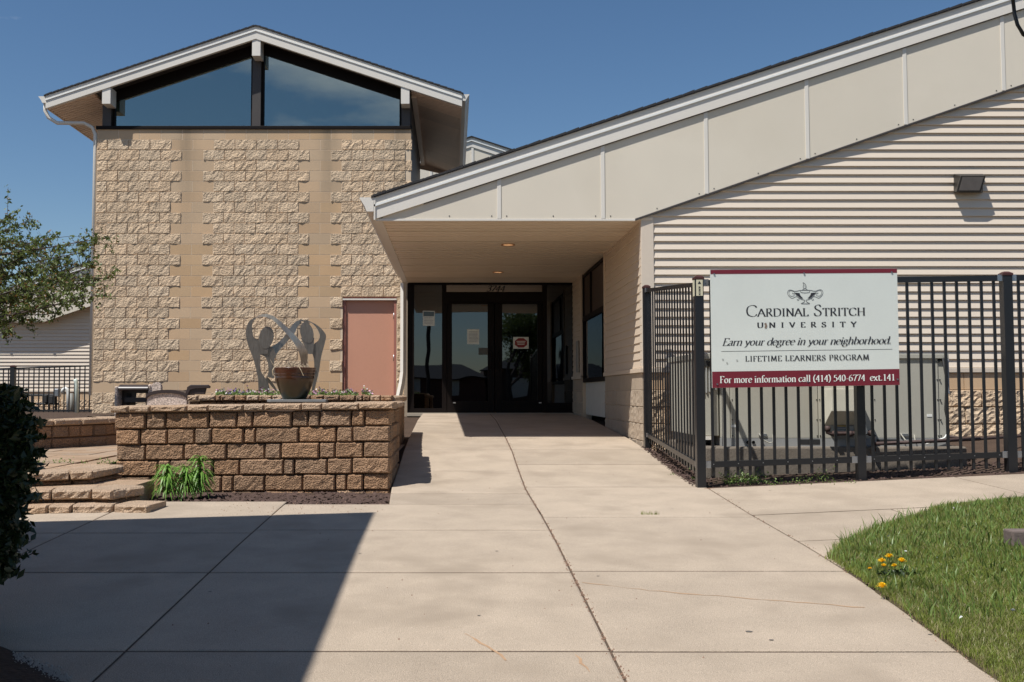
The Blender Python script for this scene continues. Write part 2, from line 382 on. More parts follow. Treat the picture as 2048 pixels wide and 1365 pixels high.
for i in range(900):
    t_ = random.uniform(3.5, 12.5); 
    k_ = random.random()
    if k_ < .5: x = XC(t_) + random.gauss(0, .012); y = t_
    elif k_ < .75: x = XR(min(t_, 8.9)) + random.gauss(0, .02); y = min(t_, 8.9)
    elif k_ < .9: x = random.uniform(-.5, -1.8); y = 7.75 + random.gauss(0, .15)
    else: x = random.uniform(-1.3, 2); y = t_
    pts.append((x, y, random.uniform(.0025, .008)))
v = []; f = []
for x, y, s in pts:
    z = gz(x, y); a = random.uniform(0, 6.3); n = len(v)
    for k_ in range(3): v.append((x + s * math.cos(a + 2.1 * k_), y + s * math.sin(a + 2.1 * k_), z - .002))
    v.append((x, y, z + s * .9)); f += [(n, n + 1, n + 3), (n + 1, n + 2, n + 3), (n + 2, n, n + 3)]
npmesh('crumbs', v, f, DEB, kind='stuff')

# dirt filling the joints between the slabs
sheet('joint_dirt', [-7.5, -4, -2, -1, -.55, 0, 1, 1.75], [y for y in JY if y < 7.9], lambda x, y: gz(x, y) - .005, JD, walk)
sheet('joint_dirt', [-.5, 0, 1, 2.2], [y for y in JY if y > 7.3], lambda x, y: gz(x, y) - .005, JD, walk)
sheet('joint_dirt', [2.2, 2.3, 3, 5, 7, 9, 12], [5.3, 5.6, 6, 6.3, 6.8, 7.2, 7.5, 8, 8.5, 8.93], lambda x, y: gz(x, y) - .009, JD, side)
# mulch beds
sheet('planting_bed', [-6.3, -5, -4, -3, -2.2, -1.5, -1, -.53], [7.52, 7.9, 8.2, 8.6, 9.2], lambda x, y: gz(x, y) - .035 - max(0, (y - 7.9)) * .02, SOIL, kind='structure')
sheet('fence_bed', [2.262, 2.8, 3.4, 4, 5, 6, 7, 8, 9, 12], [8.93, 9.2, 9.6, 10.2, 11, 11.75], lambda x, y: gz(x, 9) - .01 + .02 * (y - 9), SOIL, kind='structure')
def bedz(x, y): return gz(x, 9) - .01 + .02 * (y - 9)
def chips(name, n, fx, fy, fz, m, s0=.008, s1=.03, **k):
    X = rng.uniform(*fx, n); Y = rng.uniform(*fy, n); S = rng.uniform(s0, s1, n); A = rng.uniform(0, 6.28, n)
    v = np.zeros((n, 6, 3)); Z = np.array([fz(a, b) for a, b in zip(X, Y)])
    for i in range(4):
        v[:, i, 0] = X + S * np.cos(A + i * 1.57) * (1 if i % 2 else rng.uniform(.3, .9, n)); v[:, i, 1] = Y + S * np.sin(A + i * 1.57) * (1 if i % 2 else .6); v[:, i, 2] = Z + rng.uniform(-.3, .5, n) * S
    v[:, 4] = v[:, 0] * .5 + v[:, 2] * .5; v[:, 4, 2] = Z + S * rng.uniform(.3, .9, n); v[:, 5] = v[:, 4]; v[:, 5, 2] = Z - .01
    b = np.arange(n)[:, None] * 6
    f = np.concatenate([b + np.array([[i, (i + 1) % 4, 4]]) for i in range(4)])
    return npmesh(name, v.reshape(-1, 3), f, m, **k)
chips('mulch', 5200, (-3.6, -.54), (7.55, 8.93), lambda x, y: gz(x, y) - .03 - max(0, (y - 7.9)) * .02, CHIP, .008, .035, kind='stuff')
chips('mulch', 6500, (2.3, 9), (8.95, 11.6), bedz, CHIP, .006, .026, kind='stuff')
chips('mulch', 900, (2.20, 2.42), (9.05, 11.6), lambda x, y: gz(x, y) - .0, CHIP, .006, .022, kind='stuff')

# ================================================================== TOWER
YT = 18.67
TL, TR = P(190, 520, YT).x, P(822, 258, YT).x
ZT = P(500, 259, YT).z; ZB = gz(-2, YT) - .02
tower = thing('stone_tower', 'tan block tower with gabled roof and big dark clerestory windows', 'building', (0, YT, ZB))
CH = (ZT - ZB) / 27.0
BW = (TR - TL) / 14.76
for m_ in (RBLK, SBLK, SBLK2): streaks(m_, [P(657, 350, YT).x, P(372, 350, YT).x, P(800, 350, YT).x], ZT + .1, 2.6, .16, (.30, .225, .15))
DX0, DX1 = P(685, 700, YT).x, P(793, 700, YT).x
DZ1 = P(740, 593, YT).z
wl = MB()
YM = YT - .0015
wl.box(TL, DX0, YM, YT + .25, ZB, ZT); wl.box(DX0, DX1, YM, YT + .25, DZ1, ZT); wl.box(DX1, TR, YM, YT + .25, ZB, ZT)
wl.box(TL, TL + .25, YT + .25, 24, ZB, ZT)
wall = wl.obj('block_wall', MORT, tower)
bx = MB().box(TR - .25, TR, YT + .25, 24, ZB, ZT + .9).obj('side_wall', BROWN, tower)
G = .011
rough = {}
for wk, wd in (('f', BW - G), ('h', BW / 2 - G), ('q', BW * .3)):
    rough[wk] = [roughbox(wd, .05, CH - G, RBLK, amp=.0065, nx=9 if wk == 'f' else 5, nz=4, seed=i, edge=.005, proud=.010, name='split_face_block') for i in range(12)]
smooth = {}
def smoothmesh(wd, h=CH - G, m=SBLK, nm='smooth_block', pr=.004):
    k = (round(wd, 3), round(h, 3), m.name)
    if k not in smooth:
        me = MB().box(0, wd, -pr, .04, 0, h).mesh(nm, m); smooth[k] = me
    return smooth[k]
for c in range(27):
    z0 = ZT - (c + 1) * CH + G / 2
    odd = c % 2 == 1
    segs = []
    if c in (0, 24):
        st = [0] + [i + .5 * ((c // 24) % 2) for i in range(1, 15)]; st = [0] + [i for i in range(1, 15)] + [14.76]
        segs = [(a, b, 's') for a, b in zip(st[:-1], st[1:])]
    else:
        st = ([0] + [i + .5 for i in range(0, 15)] + [14.76]) if odd else (list(range(0, 15)) + [14.76])
        for a, b in zip(st[:-1], st[1:]):
            if odd: s = 3.4 < a < 5.4 or 9.4 < a < 11.4
            else: s = abs(a - 4) < .1 or abs(a - 10) < .1
            segs.append((a, b, 's' if s else 'r'))
    for a, b, k in segs:
        x0, x1 = TL + a * BW, TL + b * BW
        if z0 < DZ1 - .02:                     # cut by the door opening
            if x0 < DX1 and x1 > DX0:
                for aa, bb in ((x0, min(x1, DX0 - .005)), (max(x0, DX1 + .005), x1)):
                    if bb - aa > .05:
                        if k == 's': link('smooth_block', smoothmesh(bb - aa - G / 2), wall, (aa + G / 2, YT, z0))
                        else:
                            link('split_face_block', roughbox(bb - aa - G / 2, .05, CH - G, RBLK, amp=.007, nx=4, nz=4, seed=c, edge=.006, proud=.018), wall, (aa + G / 2, YT, z0))
                continue
        if k == 's': link('smooth_block', smoothmesh(x1 - x0 - G, m=SBLK2 if c in (11, 12, 13, 14, 15) or random.random() < .12 else SBLK), wall, (x0 + G / 2, YT, z0))
        elif b - a > .9: link('split_face_block', random.choice(rough['f']), wall, (x0 + G / 2, YT - .005, z0))
        elif b - a > .4: link('split_face_block', random.choice(rough['h']), wall, (x0 + G / 2, YT - .005, z0))
        else: link('split_face_block', random.choice(rough['q']), wall, (x0 + G / 2, YT - .005, z0))
# flashing sill under the glass
MB().box(TL - .02, TR + .02, YT - .035, YT + .3, ZT - .005, ZT + .06).obj('sill_flashing', DARK, tower, bev=.006)
# roof geometry (front rake plane YR)
YR = YT - .30; YB = 24.4
AP = P(512, 51, YR); EL = P(92, 190, YR); ER = P(924, 186, YR)
sL = (AP.z - EL.z) / (AP.x - EL.x); sR = (AP.z - ER.z) / (ER.x - AP.x)
def rz(x): return AP.z - (AP.x - x) * sL if x < AP.x else AP.z - (x - AP.x) * sR
def band(mb, d0, d1, y0, y1, xa=None, xb=None, both=True):
    xa = EL.x if xa is None else xa; xb = ER.x if xb is None else xb
    poly = [(xa, y0, rz(xa) - d0), (AP.x, y0, AP.z - d0), (xb, y0, rz(xb) - d0), (xb, y0, rz(xb) - d1), (AP.x, y0, AP.z - d1), (xa, y0, rz(xa) - d1)]
    mb.prism([poly[0], poly[1], poly[4], poly[5]], (0, y1 - y0, 0)); mb.prism([poly[1], poly[2], poly[3], poly[4]], (0, y1 - y0, 0))
mb = MB(); band(mb, .0, .025, YR - .035, YB, EL.x - .03, ER.x + .03); mb.obj('shingle_roof', SHING, tower)
mb = MB()
for i in range(60):                            # shingle butts show as small steps along the rake edge
    x = EL.x + (ER.x - EL.x) * i / 60; x2 = x + (ER.x - EL.x) / 60 * .9
    mb.prism([(x, YR - .038, rz(x) + .004), (x2, YR - .038, rz(x2) + .012), (x2, YR - .038, rz(x2) - .02), (x, YR - .038, rz(x) - .02)], (0, .3, 0))
mb.obj('shingle_edge', SHING, tower)
mb = MB(); band(mb, .026, .095, YR - .018, YR + .05); mb.obj('rake_trim', TRIM, tower)
mb = MB(); band(mb, .096, .118, YR - .028, YR + .05); mb.obj('drip_edge', WHITE, tower)
mb = MB(); band(mb, .119, .265, YR - .012, YR + .06); mb.obj('rake_board', TRIM, tower)
mb = MB(); band(mb, .03, .20, YR + .065, YB - .01, EL.x + .05, ER.x - .05); mb.obj('roof_deck', BROWN, tower)
ns = 7; yy = [YR + .06 + (YB - .02 - YR - .06) * i / ns for i in range(ns + 1)]
for (xa, xb) in ((EL.x + .02, TL - .01), (TR + .01, ER.x - .02)):
    for i in range(ns):
        mb = MB(); n = 8
        for j in range(n):
            ya = yy[i] + (yy[i + 1] - yy[i]) * j / n; yb = yy[i] + (yy[i + 1] - yy[i]) * (j + .72) / n; yc = yy[i] + (yy[i + 1] - yy[i]) * (j + 1) / n
            d = .262
            mb.prism([(xa, ya, rz(xa) - .21), (xb, ya, rz(xb) - .21), (xb, ya, rz(xb) - d), (xa, ya, rz(xa) - d)], (0, yb - ya, 0))
            mb.prism([(xa, yb, rz(xa) - .20), (xb, yb, rz(xb) - .20), (xb, yb, rz(xb) - d + .035), (xa, yb, rz(xa) - d + .035)], (0, yc - yb, 0))
        mb.obj('soffit_panel', SOFF2, tower)
xa, xb = TR + .01, ER.x - .02
mb = MB(); mb.box(ER.x - .03, ER.x - .005, YR + .07, YB, rz(ER.x) - .27, rz(ER.x) - .02); mb.obj('eave_board', SOFF2, tower)
mb = MB(); mb.box(EL.x + .005, EL.x + .03, YR + .07, YB, rz(EL.x) - .27, rz(EL.x) - .02); mb.obj('eave_board', SOFF2, tower)
mb = MB(); mb.prism([(xa - .2, YB - .01, rz(xa) - .2), (xb, YB - .01, rz(xb) - .2), (xb, YB - .01, rz(xb) - .30), (xa - .2, YB - .01, rz(xa) - .36)], (0, .05, 0)); mb.obj('rake_board', SOFF2, tower)
# frieze along the wall top on the right
mb = MB(); xk = TR + .01; mb.box(xk, xk + .10, YT - .02, YB - .05, rz(xk) - .34, rz(xk) - .262); mb.obj('frieze_board', SOFF2, tower)
def gutter(x, sgn, z, y0, y1, parent, m=TRIM, wd=.125, h=.125):
    """K-style gutter running along Y at eave x; sgn +1 opens to the right of x"""
    pf = [(0, 0), (0, -h), (wd * .55, -h), (wd * .72, -h * .62), (wd * 1.0, -h * .22), (wd * 1.12, -h * .1), (wd * 1.12, 0), (wd * 1.04, 0), (wd * .95, -h * .15), (wd * .6, -h * .85), (.01, -h * .9), (.01, 0)]
    mb = MB(); mb.sweep(pf, [((x, y0, z), (sgn, 0, 0), (0, 0, 1)), ((x, y1, z), (sgn, 0, 0), (0, 0, 1))], True)
    mb.prism([(x + sgn * a, y0 - .002, z + b) for a, b in pf[:7]], (0, .008, 0))
    return mb.obj('gutter', m, parent)
gutter(ER.x, 1, rz(ER.x) - .03, YR, YB, tower); gutter(EL.x, -1, rz(EL.x) - .03, YR, YB, tower)
# downspout with elbows, left corner
a = Vector((EL.x - .06, YR + .12, rz(EL.x) - .14)); c1 = Vector((TL - .045, YT + .02, ZT - .02))
mb = MB(); pth = [a, a + Vector((.0, 0, -.13)), a + Vector((.06, .02, -.26)), a + Vector((.22, .04, -.36)), c1 + Vector((-.22, -.02, .14)), c1 + Vector((-.06, 0, .06)), c1 + Vector((0, 0, -.08)), Vector((TL - .045, YT + .03, ZB + .35))]
mb.tube(pth, .036, 8); mb.obj('downspout', TRIM, tower, smooth=True)
# posts, rafter ends and clerestory windows
YG = YT + .10
px = [(204, 222), (503, 521), (802, 820)]
for (a, b) in px:
    x0, x1 = P(a, 230, YT).x, P(b, 230, YT).x; xm = (x0 + x1) / 2
    MB().box(x0 + .01, x1 + .0, YT - .0, YT + .18, ZT + .061, rz(xm) - .25).obj('window_post', BROWN, tower)
    za = P(a, 208 if a != 503 else 112, YR).z
    x0, x1 = P(a, 190, YR).x, P(b - 1, 190, YR).x
    MB().box(x0, x1, YR + .004, YT + .02, za, rz((x0 + x1) / 2) - .24 if a == 503 else max(rz(x0), rz(x1)) - .26).obj('rafter_end', TRIM, tower, bev=.004)
for (a, b) in ((231, 502), (528, 799)):
    x0, x1 = P(a, 230, YG).x, P(b, 230, YG).x; zb = ZT + .075
    top = lambda x: rz(x) - .40
    fr = MB(); t_ = .035
    xo0, xo1 = x0 - t_, x1 + t_
    if a > 500: xo0 -= .02
    fr.prism([(xo0, YG - .02, top(xo0) + .2), (xo1, YG - .02, top(xo1) + .2), (xo1, YG - .02, top(xo1)), (xo0, YG - .02, top(xo0))], (0, .08, 0))
    fr.box(xo0, x0, YG - .02, YG + .06, zb - .02, top(x0)); fr.box(x1, xo1, YG - .02, YG + .06, zb - .02, top(x1)); fr.box(x0, x1, YG - .02, YG + .06, zb - .02, zb + .012)
    wn = fr.obj('clerestory_window', DARK, tower)
    MB().prism([(x0, YG + .02, zb), (x1, YG + .02, zb), (x1, YG + .02, top(x1)), (x0, YG + .02, top(x0))], (0, .008, 0)).obj('pane', GLASS2, wn)
MB().box(TL + .26, TR - .26, 21.0, 21.05, ZT - 1, ZT + .75).obj('inner_wall', INTER2, tower)
MB().box(TL + .26, TR - .26, YT + .3, 21, ZT - 1.02, ZT - 1).obj('inner_floor', INTER2, tower)
mb = MB(); mb.tube([P(700, 180, 20.3), P(715, 192, 20.3), P(722, 200, 20.3), P(800, 215, 20.3)], .02, 6); mb.obj('duct_line', INTER2, tower)
# service door
dz0 = gz(-1, YT) + .02
door = thing('unused', 'x', 'x') if False else None
fr = MB(); th = .05
fr.box(DX0 + .003, DX0 + th, YT + .03, YT + .14, dz0, DZ1 - .004); fr.box(DX1 - th, DX1 - .003, YT + .0, YT + .14, dz0, DZ1 - .004); fr.box(DX0 + th, DX1 - th, YT + .03, YT + .14, DZ1 - .06, DZ1 - .004)
dfr = fr.obj('service_door', PINKD, tower, label='salmon pink steel service door')
MB().box(DX0 + th + .003, DX1 - th - .003, YT + .07, YT + .11, dz0 + .01, DZ1 - .064).obj('door_leaf', PINK, dfr, bev=.004)
MB().box(DX0 + .0, DX1 - .0, YT - .025, YT + .03, DZ1 - .075, DZ1 - .045).obj('drip_edge', TRIM, dfr)
for v_ in (632, 716): 
    z_ = P(790, v_, YT).z; MB().tube([(DX1 - th - .005, YT + .055, z_ - .06), (DX1 - th - .005, YT + .055, z_ + .06)], .011, 8).obj('hinge', STEEL, dfr, smooth=True)

# ================================================================== ENTRANCE WING
YF, YW, YE = 11.70, 11.76, 18.52
wing = thing('entrance_wing', 'beige sided wing with rising roof, paneled fascia and sheltered glass entrance', 'building', (2, YW, gz(2, YW)))
A = P(748, 392, YF); B = P(1950, 2, YF); sc = (B.z - A.z) / (B.x - A.x)
XE = 13.0
def cz(x): return A.z + (x - A.x) * sc
ZS = P(1000, 440, YF).z                       # soffit level at the front
C0 = P(1270, 438, YF); C1 = P(2048, 168, YF); sf = (C1.z - C0.z) / (C1.x - C0.x)
def fz(x): return ZS if x < C0.x else ZS + (x - C0.x) * sf
def cband(d0, d1, y0, y1, x0, x1, name, m, **k):
    return MB().prism([(x0, y0, cz(x0) - d0), (x1, y0, cz(x1) - d0), (x1, y0, cz(x1) - d1), (x0, y0, cz(x0) - d1)], (0, y1 - y0, 0)).obj(name, m, wing, **k)
cband(0, .03, YF - .062, 34, A.x - .03, XE, 'shingle_roof', SHING)
mb = MB()
for i in range(90):
    x = A.x + (XE - A.x) * i / 90; x2 = x + (XE - A.x) / 90 * .93; h = random.uniform(.004, .014)
    mb.prism([(x, YF - .066, cz(x) + .003), (x2, YF - .066, cz(x2) + h), (x2, YF - .066, cz(x2) - .02), (x, YF - .066, cz(x) - .02)], (0, .3, 0))
mb.obj('shingle_edge', SHING, wing)
cband(.031, .115, YF - .040, YF + .0, A.x, XE, 'rake_trim', TRIM)
cband(.116, .142, YF - .050, YF + .0, A.x, XE, 'drip_edge', WHITE)
cband(.143, .292, YF - .034, YF - .004, A.x, XE, 'rake_board', TRIM)
cband(.292, .30, YF - .02, 34, A.x + .6, XE, 'roof_deck', BROWN)
MB().box(A.x + .002, A.x + .02, YF - .05, YE, cz(A.x) - .30, cz(A.x) - .031).obj('eave_board', TRIM, wing)
# fascia panels and battens
seam = [P(u, 300, YF).x for u in (998, 1205, 1412, 1615, 1813, 2011)]
seam += [seam[-1] + 1.19 * i for i in range(1, 6)]
xs = [A.x + .10] + seam
for a, b in zip(xs[:-1], xs[1:]):
    a_, b_ = a + .004, b - .004
    pts = [(a_, YF + .0, fz(a_)), (b_, YF, fz(b_)), (b_, YF, cz(b_) - .20), (a_, YF, max(fz(a_) + .01, cz(a_) - .20))]
    if a < C0.x < b: pts.insert(1, (C0.x, YF, ZS))
    MB().prism(pts, (0, .02, 0)).obj('fascia_panel', PANEL, wing)
for s in seam[:-1]:
    MB().box(s - .024, s + .024, YF - .008, YF - .0015, fz(s) + .012, cz(s) - .285).obj('batten', TRIM, wing, bev=.003)
MB().prism([(A.x + .02, YF - .006, ZS - .012), (C0.x, YF - .006, ZS - .012), (C0.x, YF - .006, ZS + .012), (A.x + .02, YF - .006, ZS + .012)], (0, .05, 0)).obj('fascia_edge', TRIM, wing)
MB().prism([(C0.x, YF - .006, ZS - .012), (XE, YF - .006, fz(XE) - .012), (XE, YF - .006, fz(XE) + .010), (C0.x, YF - .006, ZS + .012)], (0, .05, 0)).obj('fascia_edge', BROWN, wing)
gutter(A.x, -1, cz(A.x) - .03, YF - .05, YE - .05, wing, TRIM, .15, .17)
# dark fastener dots along the panels' lower edge
mb = MB()
for s in seam[:-2]:
    for dx in (-.09, .09, -.6):
        x = s + dx; z = fz(x) + .045
        mb.box(x - .006, x + .006, YF - .004, YF + .002, z - .006, z + .006)
mb.obj('panel_nails', SHING, wing)
# soffit panels with grooves (run across the porch)
XW = 2.285                                    # side wall plane
n = 8; y0 = YF + .02; st = (YE - y0) / n
SX0 = A.x + .10
for i in range(n):
    mb = MB(); ya = y0 + i * st; k_ = 4
    for j in range(k_):
        a = ya + st * j / k_; b = a + st / k_ * (.72 if j == k_ - 1 else .84); c = ya + st * (j + 1) / k_
        deep = .07 if j == k_ - 1 else .035
        mb.box(SX0, XW + .12, a, b, ZS, ZS + .03); mb.box(SX0, XW + .12, b, c, ZS + deep, ZS + .09)
    mb.obj('soffit_panel', SOFF, wing)
MB().box(A.x + .02, SX0, YF + .02, YE, ZS - .01, ZS + .03).obj('eave_trim', TRIM, wing)
for (u, v) in ((1016, 489.5), (996, 544.5)):
    q = P(u, v, 12); t_ = (ZS - EZ) / (q.z - EZ); c = Vector((q.x * t_, 12 * t_, ZS))
    mb = MB(); mb.lathe([(.10, -.002), (.10, -.012), (.082, -.012), (.075, .0), (.072, .05)], c, 28); lt = mb.obj('recessed_light', M('copper_ring', (.75, .42, .22), .3, metal=.6), wing, smooth=True)
    e = bpy.data.materials.new('warm_lens'); e.use_nodes = True; eb = e.node_tree.nodes['Principled BSDF']; eb.inputs['Base Color'].default_value = (.8, .5, .3, 1); eb.inputs['Emission Color'].default_value = (1, .55, .25, 1); eb.inputs['Emission Strength'].default_value = .45
    MB().lathe([(0.001, -.004), (.075, -.004)], c, 24).obj('light_lens', e, lt)
# siding boards, front wall
PITCHB = .1016
ZL = P(1960, 741, YW).z                       # top of masonry ledge
x_c0, x_c1 = P(1289, 500, YW).x, P(1306.5, 500, YW).x
def lap(x0, x1, y, z, h=PITCHB, out=.029):
    return MB().prism([(x0, y, z + h), (x0, y - .004, z + h), (x0, y - out, z + .004), (x0, y - out + .002, z), (x0, y, z)], (x1 - x0, 0, 0))
MB().prism([(x_c1, YW, ZL - .02), (XE, YW, ZL - .02), (XE, YW, fz(XE) + .3), (C0.x, YW, ZS + .25), (x_c1, YW, ZS + .1)], (0, .15, 0)).obj('sheathing', INTER, wing)
i = 0; z = ZL + .03
while z < fz(XE) + .1:
    xl = x_c1 + .002
    if z > ZS: xl = max(xl, C0.x + (z - ZS) / sf - .25)
    lap(xl, XE, YW - .001, z).obj('siding_board', SIDE, wing); z += PITCHB; i += 1
MB().box(XW - .014, x_c1, YW - .034, YW + .10, ZL + .02, ZS + .14).obj('corner_board', TRIM if False else SIDE, wing, bev=.004)
MB().box(XW + .005, XE, YW - .06, YW + .15, ZL - .028, ZL + .026).obj('ledge', SIDE, wing, bev=.004)
# masonry base, front
base = MB().box(XW + .03, XE, YW + .0, YW + .2, gz(3, YW) - .3, ZL - .03).obj('block_wall', MORT, wing)
zc = ZL - .032
rb2 = [roughbox(.4 - .008, .06, .2032 - .008, RBLK, amp=.010, nx=10, nz=6, seed=40 + i, edge=.008, proud=.03, name='split_face_block') for i in range(8)]
for c in range(5):
    z0 = zc - (c + 1) * .2032 + .004
    x = XW + .035 + (0 if c % 2 else .2)
    if c % 2 == 0: link('split_face_block' if c else 'smooth_block', roughbox(.19, .06, .195, RBLK, amp=.012, seed=c, proud=.02) if c else smoothmesh(.192, .195, SBLK), base, (XW + .035, YW - .02, z0))
    while x < 10:
        if c == 0: link('smooth_block', smoothmesh(.392, .195, SBLK), base, (x, YW - .03, z0))
        else: link('split_face_block', random.choice(rb2), base, (x, YW - .025, z0))
        x += .4
# side wall of the porch: siding and masonry (plane X = XW facing -X)
YS1 = PX(1211, 600, XW).y; YS2 = PX(1168, 600, XW + .03).y
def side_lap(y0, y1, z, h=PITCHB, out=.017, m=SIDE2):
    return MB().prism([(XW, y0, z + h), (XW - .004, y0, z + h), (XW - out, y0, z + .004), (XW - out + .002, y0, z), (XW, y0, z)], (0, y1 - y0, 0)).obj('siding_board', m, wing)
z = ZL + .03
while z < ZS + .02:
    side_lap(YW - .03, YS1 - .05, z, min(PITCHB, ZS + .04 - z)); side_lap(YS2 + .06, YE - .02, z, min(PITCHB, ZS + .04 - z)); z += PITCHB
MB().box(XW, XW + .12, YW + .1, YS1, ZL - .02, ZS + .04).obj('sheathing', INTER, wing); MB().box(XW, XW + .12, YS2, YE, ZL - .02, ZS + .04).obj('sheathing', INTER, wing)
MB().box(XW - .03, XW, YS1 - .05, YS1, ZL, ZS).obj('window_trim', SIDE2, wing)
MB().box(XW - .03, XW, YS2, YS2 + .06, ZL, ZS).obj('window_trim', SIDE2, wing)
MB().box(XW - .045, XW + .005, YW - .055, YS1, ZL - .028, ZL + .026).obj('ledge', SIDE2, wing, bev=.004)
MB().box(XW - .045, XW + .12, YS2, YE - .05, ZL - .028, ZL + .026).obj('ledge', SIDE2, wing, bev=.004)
SB2 = M('porch_block', (.40, .32, .24), .95, .08, 5, .16, 120, .6, 130, .004, objvar=.04, spec=.2)
sb = MB().box(XW - .005, XW + .15, YW + .0, YS1, gz(2.2, YW) - .4, ZL - .03).obj('block_wall', MORT, wing)
sb3 = MB().box(XW - .005, XW + .15, YS2, YE - .02, gz(2.2, YE) - .3, ZL - .03).obj('block_wall', MORT, wing)
sbm = {}
def sideblock(wd, h, rough_=False, s=0):
    k = (round(wd, 3), round(h, 3), rough_, s)
    if k not in sbm:
        if rough_: sbm[k] = roughbox(wd, .03, h, SB2, amp=.006, nx=8, nz=6, seed=s, edge=.006, proud=.008)
        else: sbm[k] = MB().box(0, wd, -.004, .03, 0, h).mesh('masonry_block', SB2)
    return sbm[k]
for par, ya, yb in ((sb, YW - .03, YS1), (sb3, YS2, YE - .02)):
    for c in range(5):
        z0 = zc - (c + 1) * .2032 + .003; y = ya + (.2 if c % 2 else .4)
        cuts = [ya]
        while y < yb - .05: cuts.append(y); y += .4
        cuts.append(yb)
        for k_, (a, b) in enumerate(zip(cuts[:-1], cuts[1:])):
            o = link('masonry_block', sideblock(b - a - .006, .197, c > 0, (c + k_) % 3), par); o.rotation_euler = (0, 0, R(-90)); o.location = (XW - .012, b - .003, z0)
# side window with panels
sw = MB(); zt = ZS - .02; zb = P(1190, 755, 15.8).z
xi = XW + .03
for a, b in ((YS1, YS1 + .06), (YS2 - .06, YS2), ((YS1 + YS2) / 2 - .02 + .35, (YS1 + YS2) / 2 + .02 + .35)):
    sw.box(xi - .03, xi + .05, a, b, P(1190, 628, 15.8).z if a > YS1 + .1 and b < YS2 - .1 else zb, zt)
sw.box(xi - .03, xi + .05, YS1, YS2, zt - .05, zt); sw.box(xi - .03, xi + .05, YS1, YS2, P(1190, 632, 15.8).z, P(1190, 622, 15.8).z); sw.box(xi - .03, xi + .05, YS1, YS2, zb - .07, zb)
swo = sw.obj('side_window', DARK, wing)
MB().box(xi, xi + .02, YS1, YS2, P(1190, 625, 15.8).z, zt).obj('transom_panel', M('bronze_panel', (.05, .03, .02), .5), swo)
MB().box(xi + .0, xi + .008, YS1 + .05, YS2 - .05, zb, P(1190, 630, 15.8).z).obj('pane', GLASS, swo)
MB().box(xi + .02, xi + .04, YS1, YS2, gz(2.2, 16) + .05, zb - .07).obj('lower_panel', M('white_board', (.55, .53, .47), .6), swo)
MB().box(xi + .5, xi + .55, YS1 - .5, YE, gz(2.2, 16), ZS).obj('inner_wall', INTER, swo)
# glass entrance front
gE = gz(.5, YE) + .0
ZH = P(1000, 567, YE).z
def ex(u, v=700): return P(u, v, YE).x
def ez(v, u=980): return P(u, v, YE).z
fr = MB(); yA, yB = YE - .03, YE + .08
X0, X1 = ex(815), ex(1153)
for a, b in ((815, 828), (884, 893), (1085, 1094), (1148, 1153)): fr.box(ex(a), ex(b), yA, yB, gE, ZH)
fr.box(X0, X1, yA + .004, yB - .004, ZH - .03, ZH - .001); fr.box(ex(893), ex(1085), yA + .003, yB - .003, ez(606), ez(584.5)); fr.box(ex(828), ex(884), yA + .003, yB - .003, gE, ez(817)); fr.box(ex(1094), ex(1148), yA + .003, yB - .003, gE, ez(806))
store = fr.obj('storefront_frame', DARK, wing)
for a, b, v0, v1 in ((828, 884, 569, 817), (893, 1085, 568.5, 584.5), (1094, 1148, 569, 806)):
    MB().box(ex(a), ex(b), YE + .02, YE + .03, ez(v1), ez(v0)).obj('pane', GLASS if v0 != 568.5 else GLASS3, store)
for (a, b, s) in ((893.5, 988.5, 1), (990, 1084.5, -1)):
    d = MB(); xa, xb = ex(a), ex(b)
    ga, gb = (ex(904), ex(975.5)) if s == 1 else (ex(1004.5), ex(1075))
    z0, z1 = gE + .012, ez(607)
    gz0, gz1 = ez(802.5), ez(608.5)
    d.box(xa, ga, yA + .01, yB - .02, z0, z1); d.box(gb, xb, yA + .01, yB - .02, z0, z1); d.box(ga, gb, yA + .01, yB - .02, z0, gz0); d.box(ga, gb, yA + .01, yB - .02, gz1, z1)
    dd = d.obj('glass_door', DARK, wing, bev=.003)
    MB().box(ga, gb, YE + .02, YE + .03, gz0, gz1).obj('pane', GLASS, dd)
    hx = ex(981) if s == 1 else ex(997); zm = ez(722)
    MB().tube([(hx, yA + .01, zm + .16), (hx, yA - .06, zm + .15), (hx, yA - .06, zm - .15), (hx, yA + .01, zm - .16)], .011, 8).obj('pull_handle', DARK, dd, smooth=True)
    hx = ex(906) if s == 1 else ex(1077); zl = ez(806)
    MB().box(hx, hx + .05, yA - .001, yA + .01, zl - .008, zl + .008).obj('door_stop', WHITE, dd)
MB().box(X0, X1, YE - .25, YE + .1, gz(.5, YE) - .05, gz(.5, YE) + .006).obj('threshold', CONC2, wing)
# vestibule behind the glass
mb = MB(); mb.box(X0 - 1, X1 + 1, YE + 4, YE + 4.1, gE - .1, ZH + .3); mb.box(X0 + .01, X0 + .1, YE + .1, YE + 4, gE - .1, ZH + .3); mb.box(X1 + .2, X1 + .3, YE + .1, YE + 4, gE - .1, ZH + .3); mb.box(X0 + .01, X1 + .2, YE + .1, YE + 4, ZH, ZH + .1)
mb.obj('inner_wall', INTER2, wing)
MB().box(X0 - .2, X1 + .2, YE + .1, YE + 4, gE - .1, gE - .01).obj('inner_floor', INTER2, wing)
MB().box(ex(1120), ex(1145), YE + .8, YE + .9, gE, ez(640)).obj('inner_door', M('red_door', (.12, .02, .015), .6), wing)
MB().box(X0 - .07, X0 - .004, YE + .06, YE + .2, gE - .1, ZS).obj('end_wall', SB2, wing)
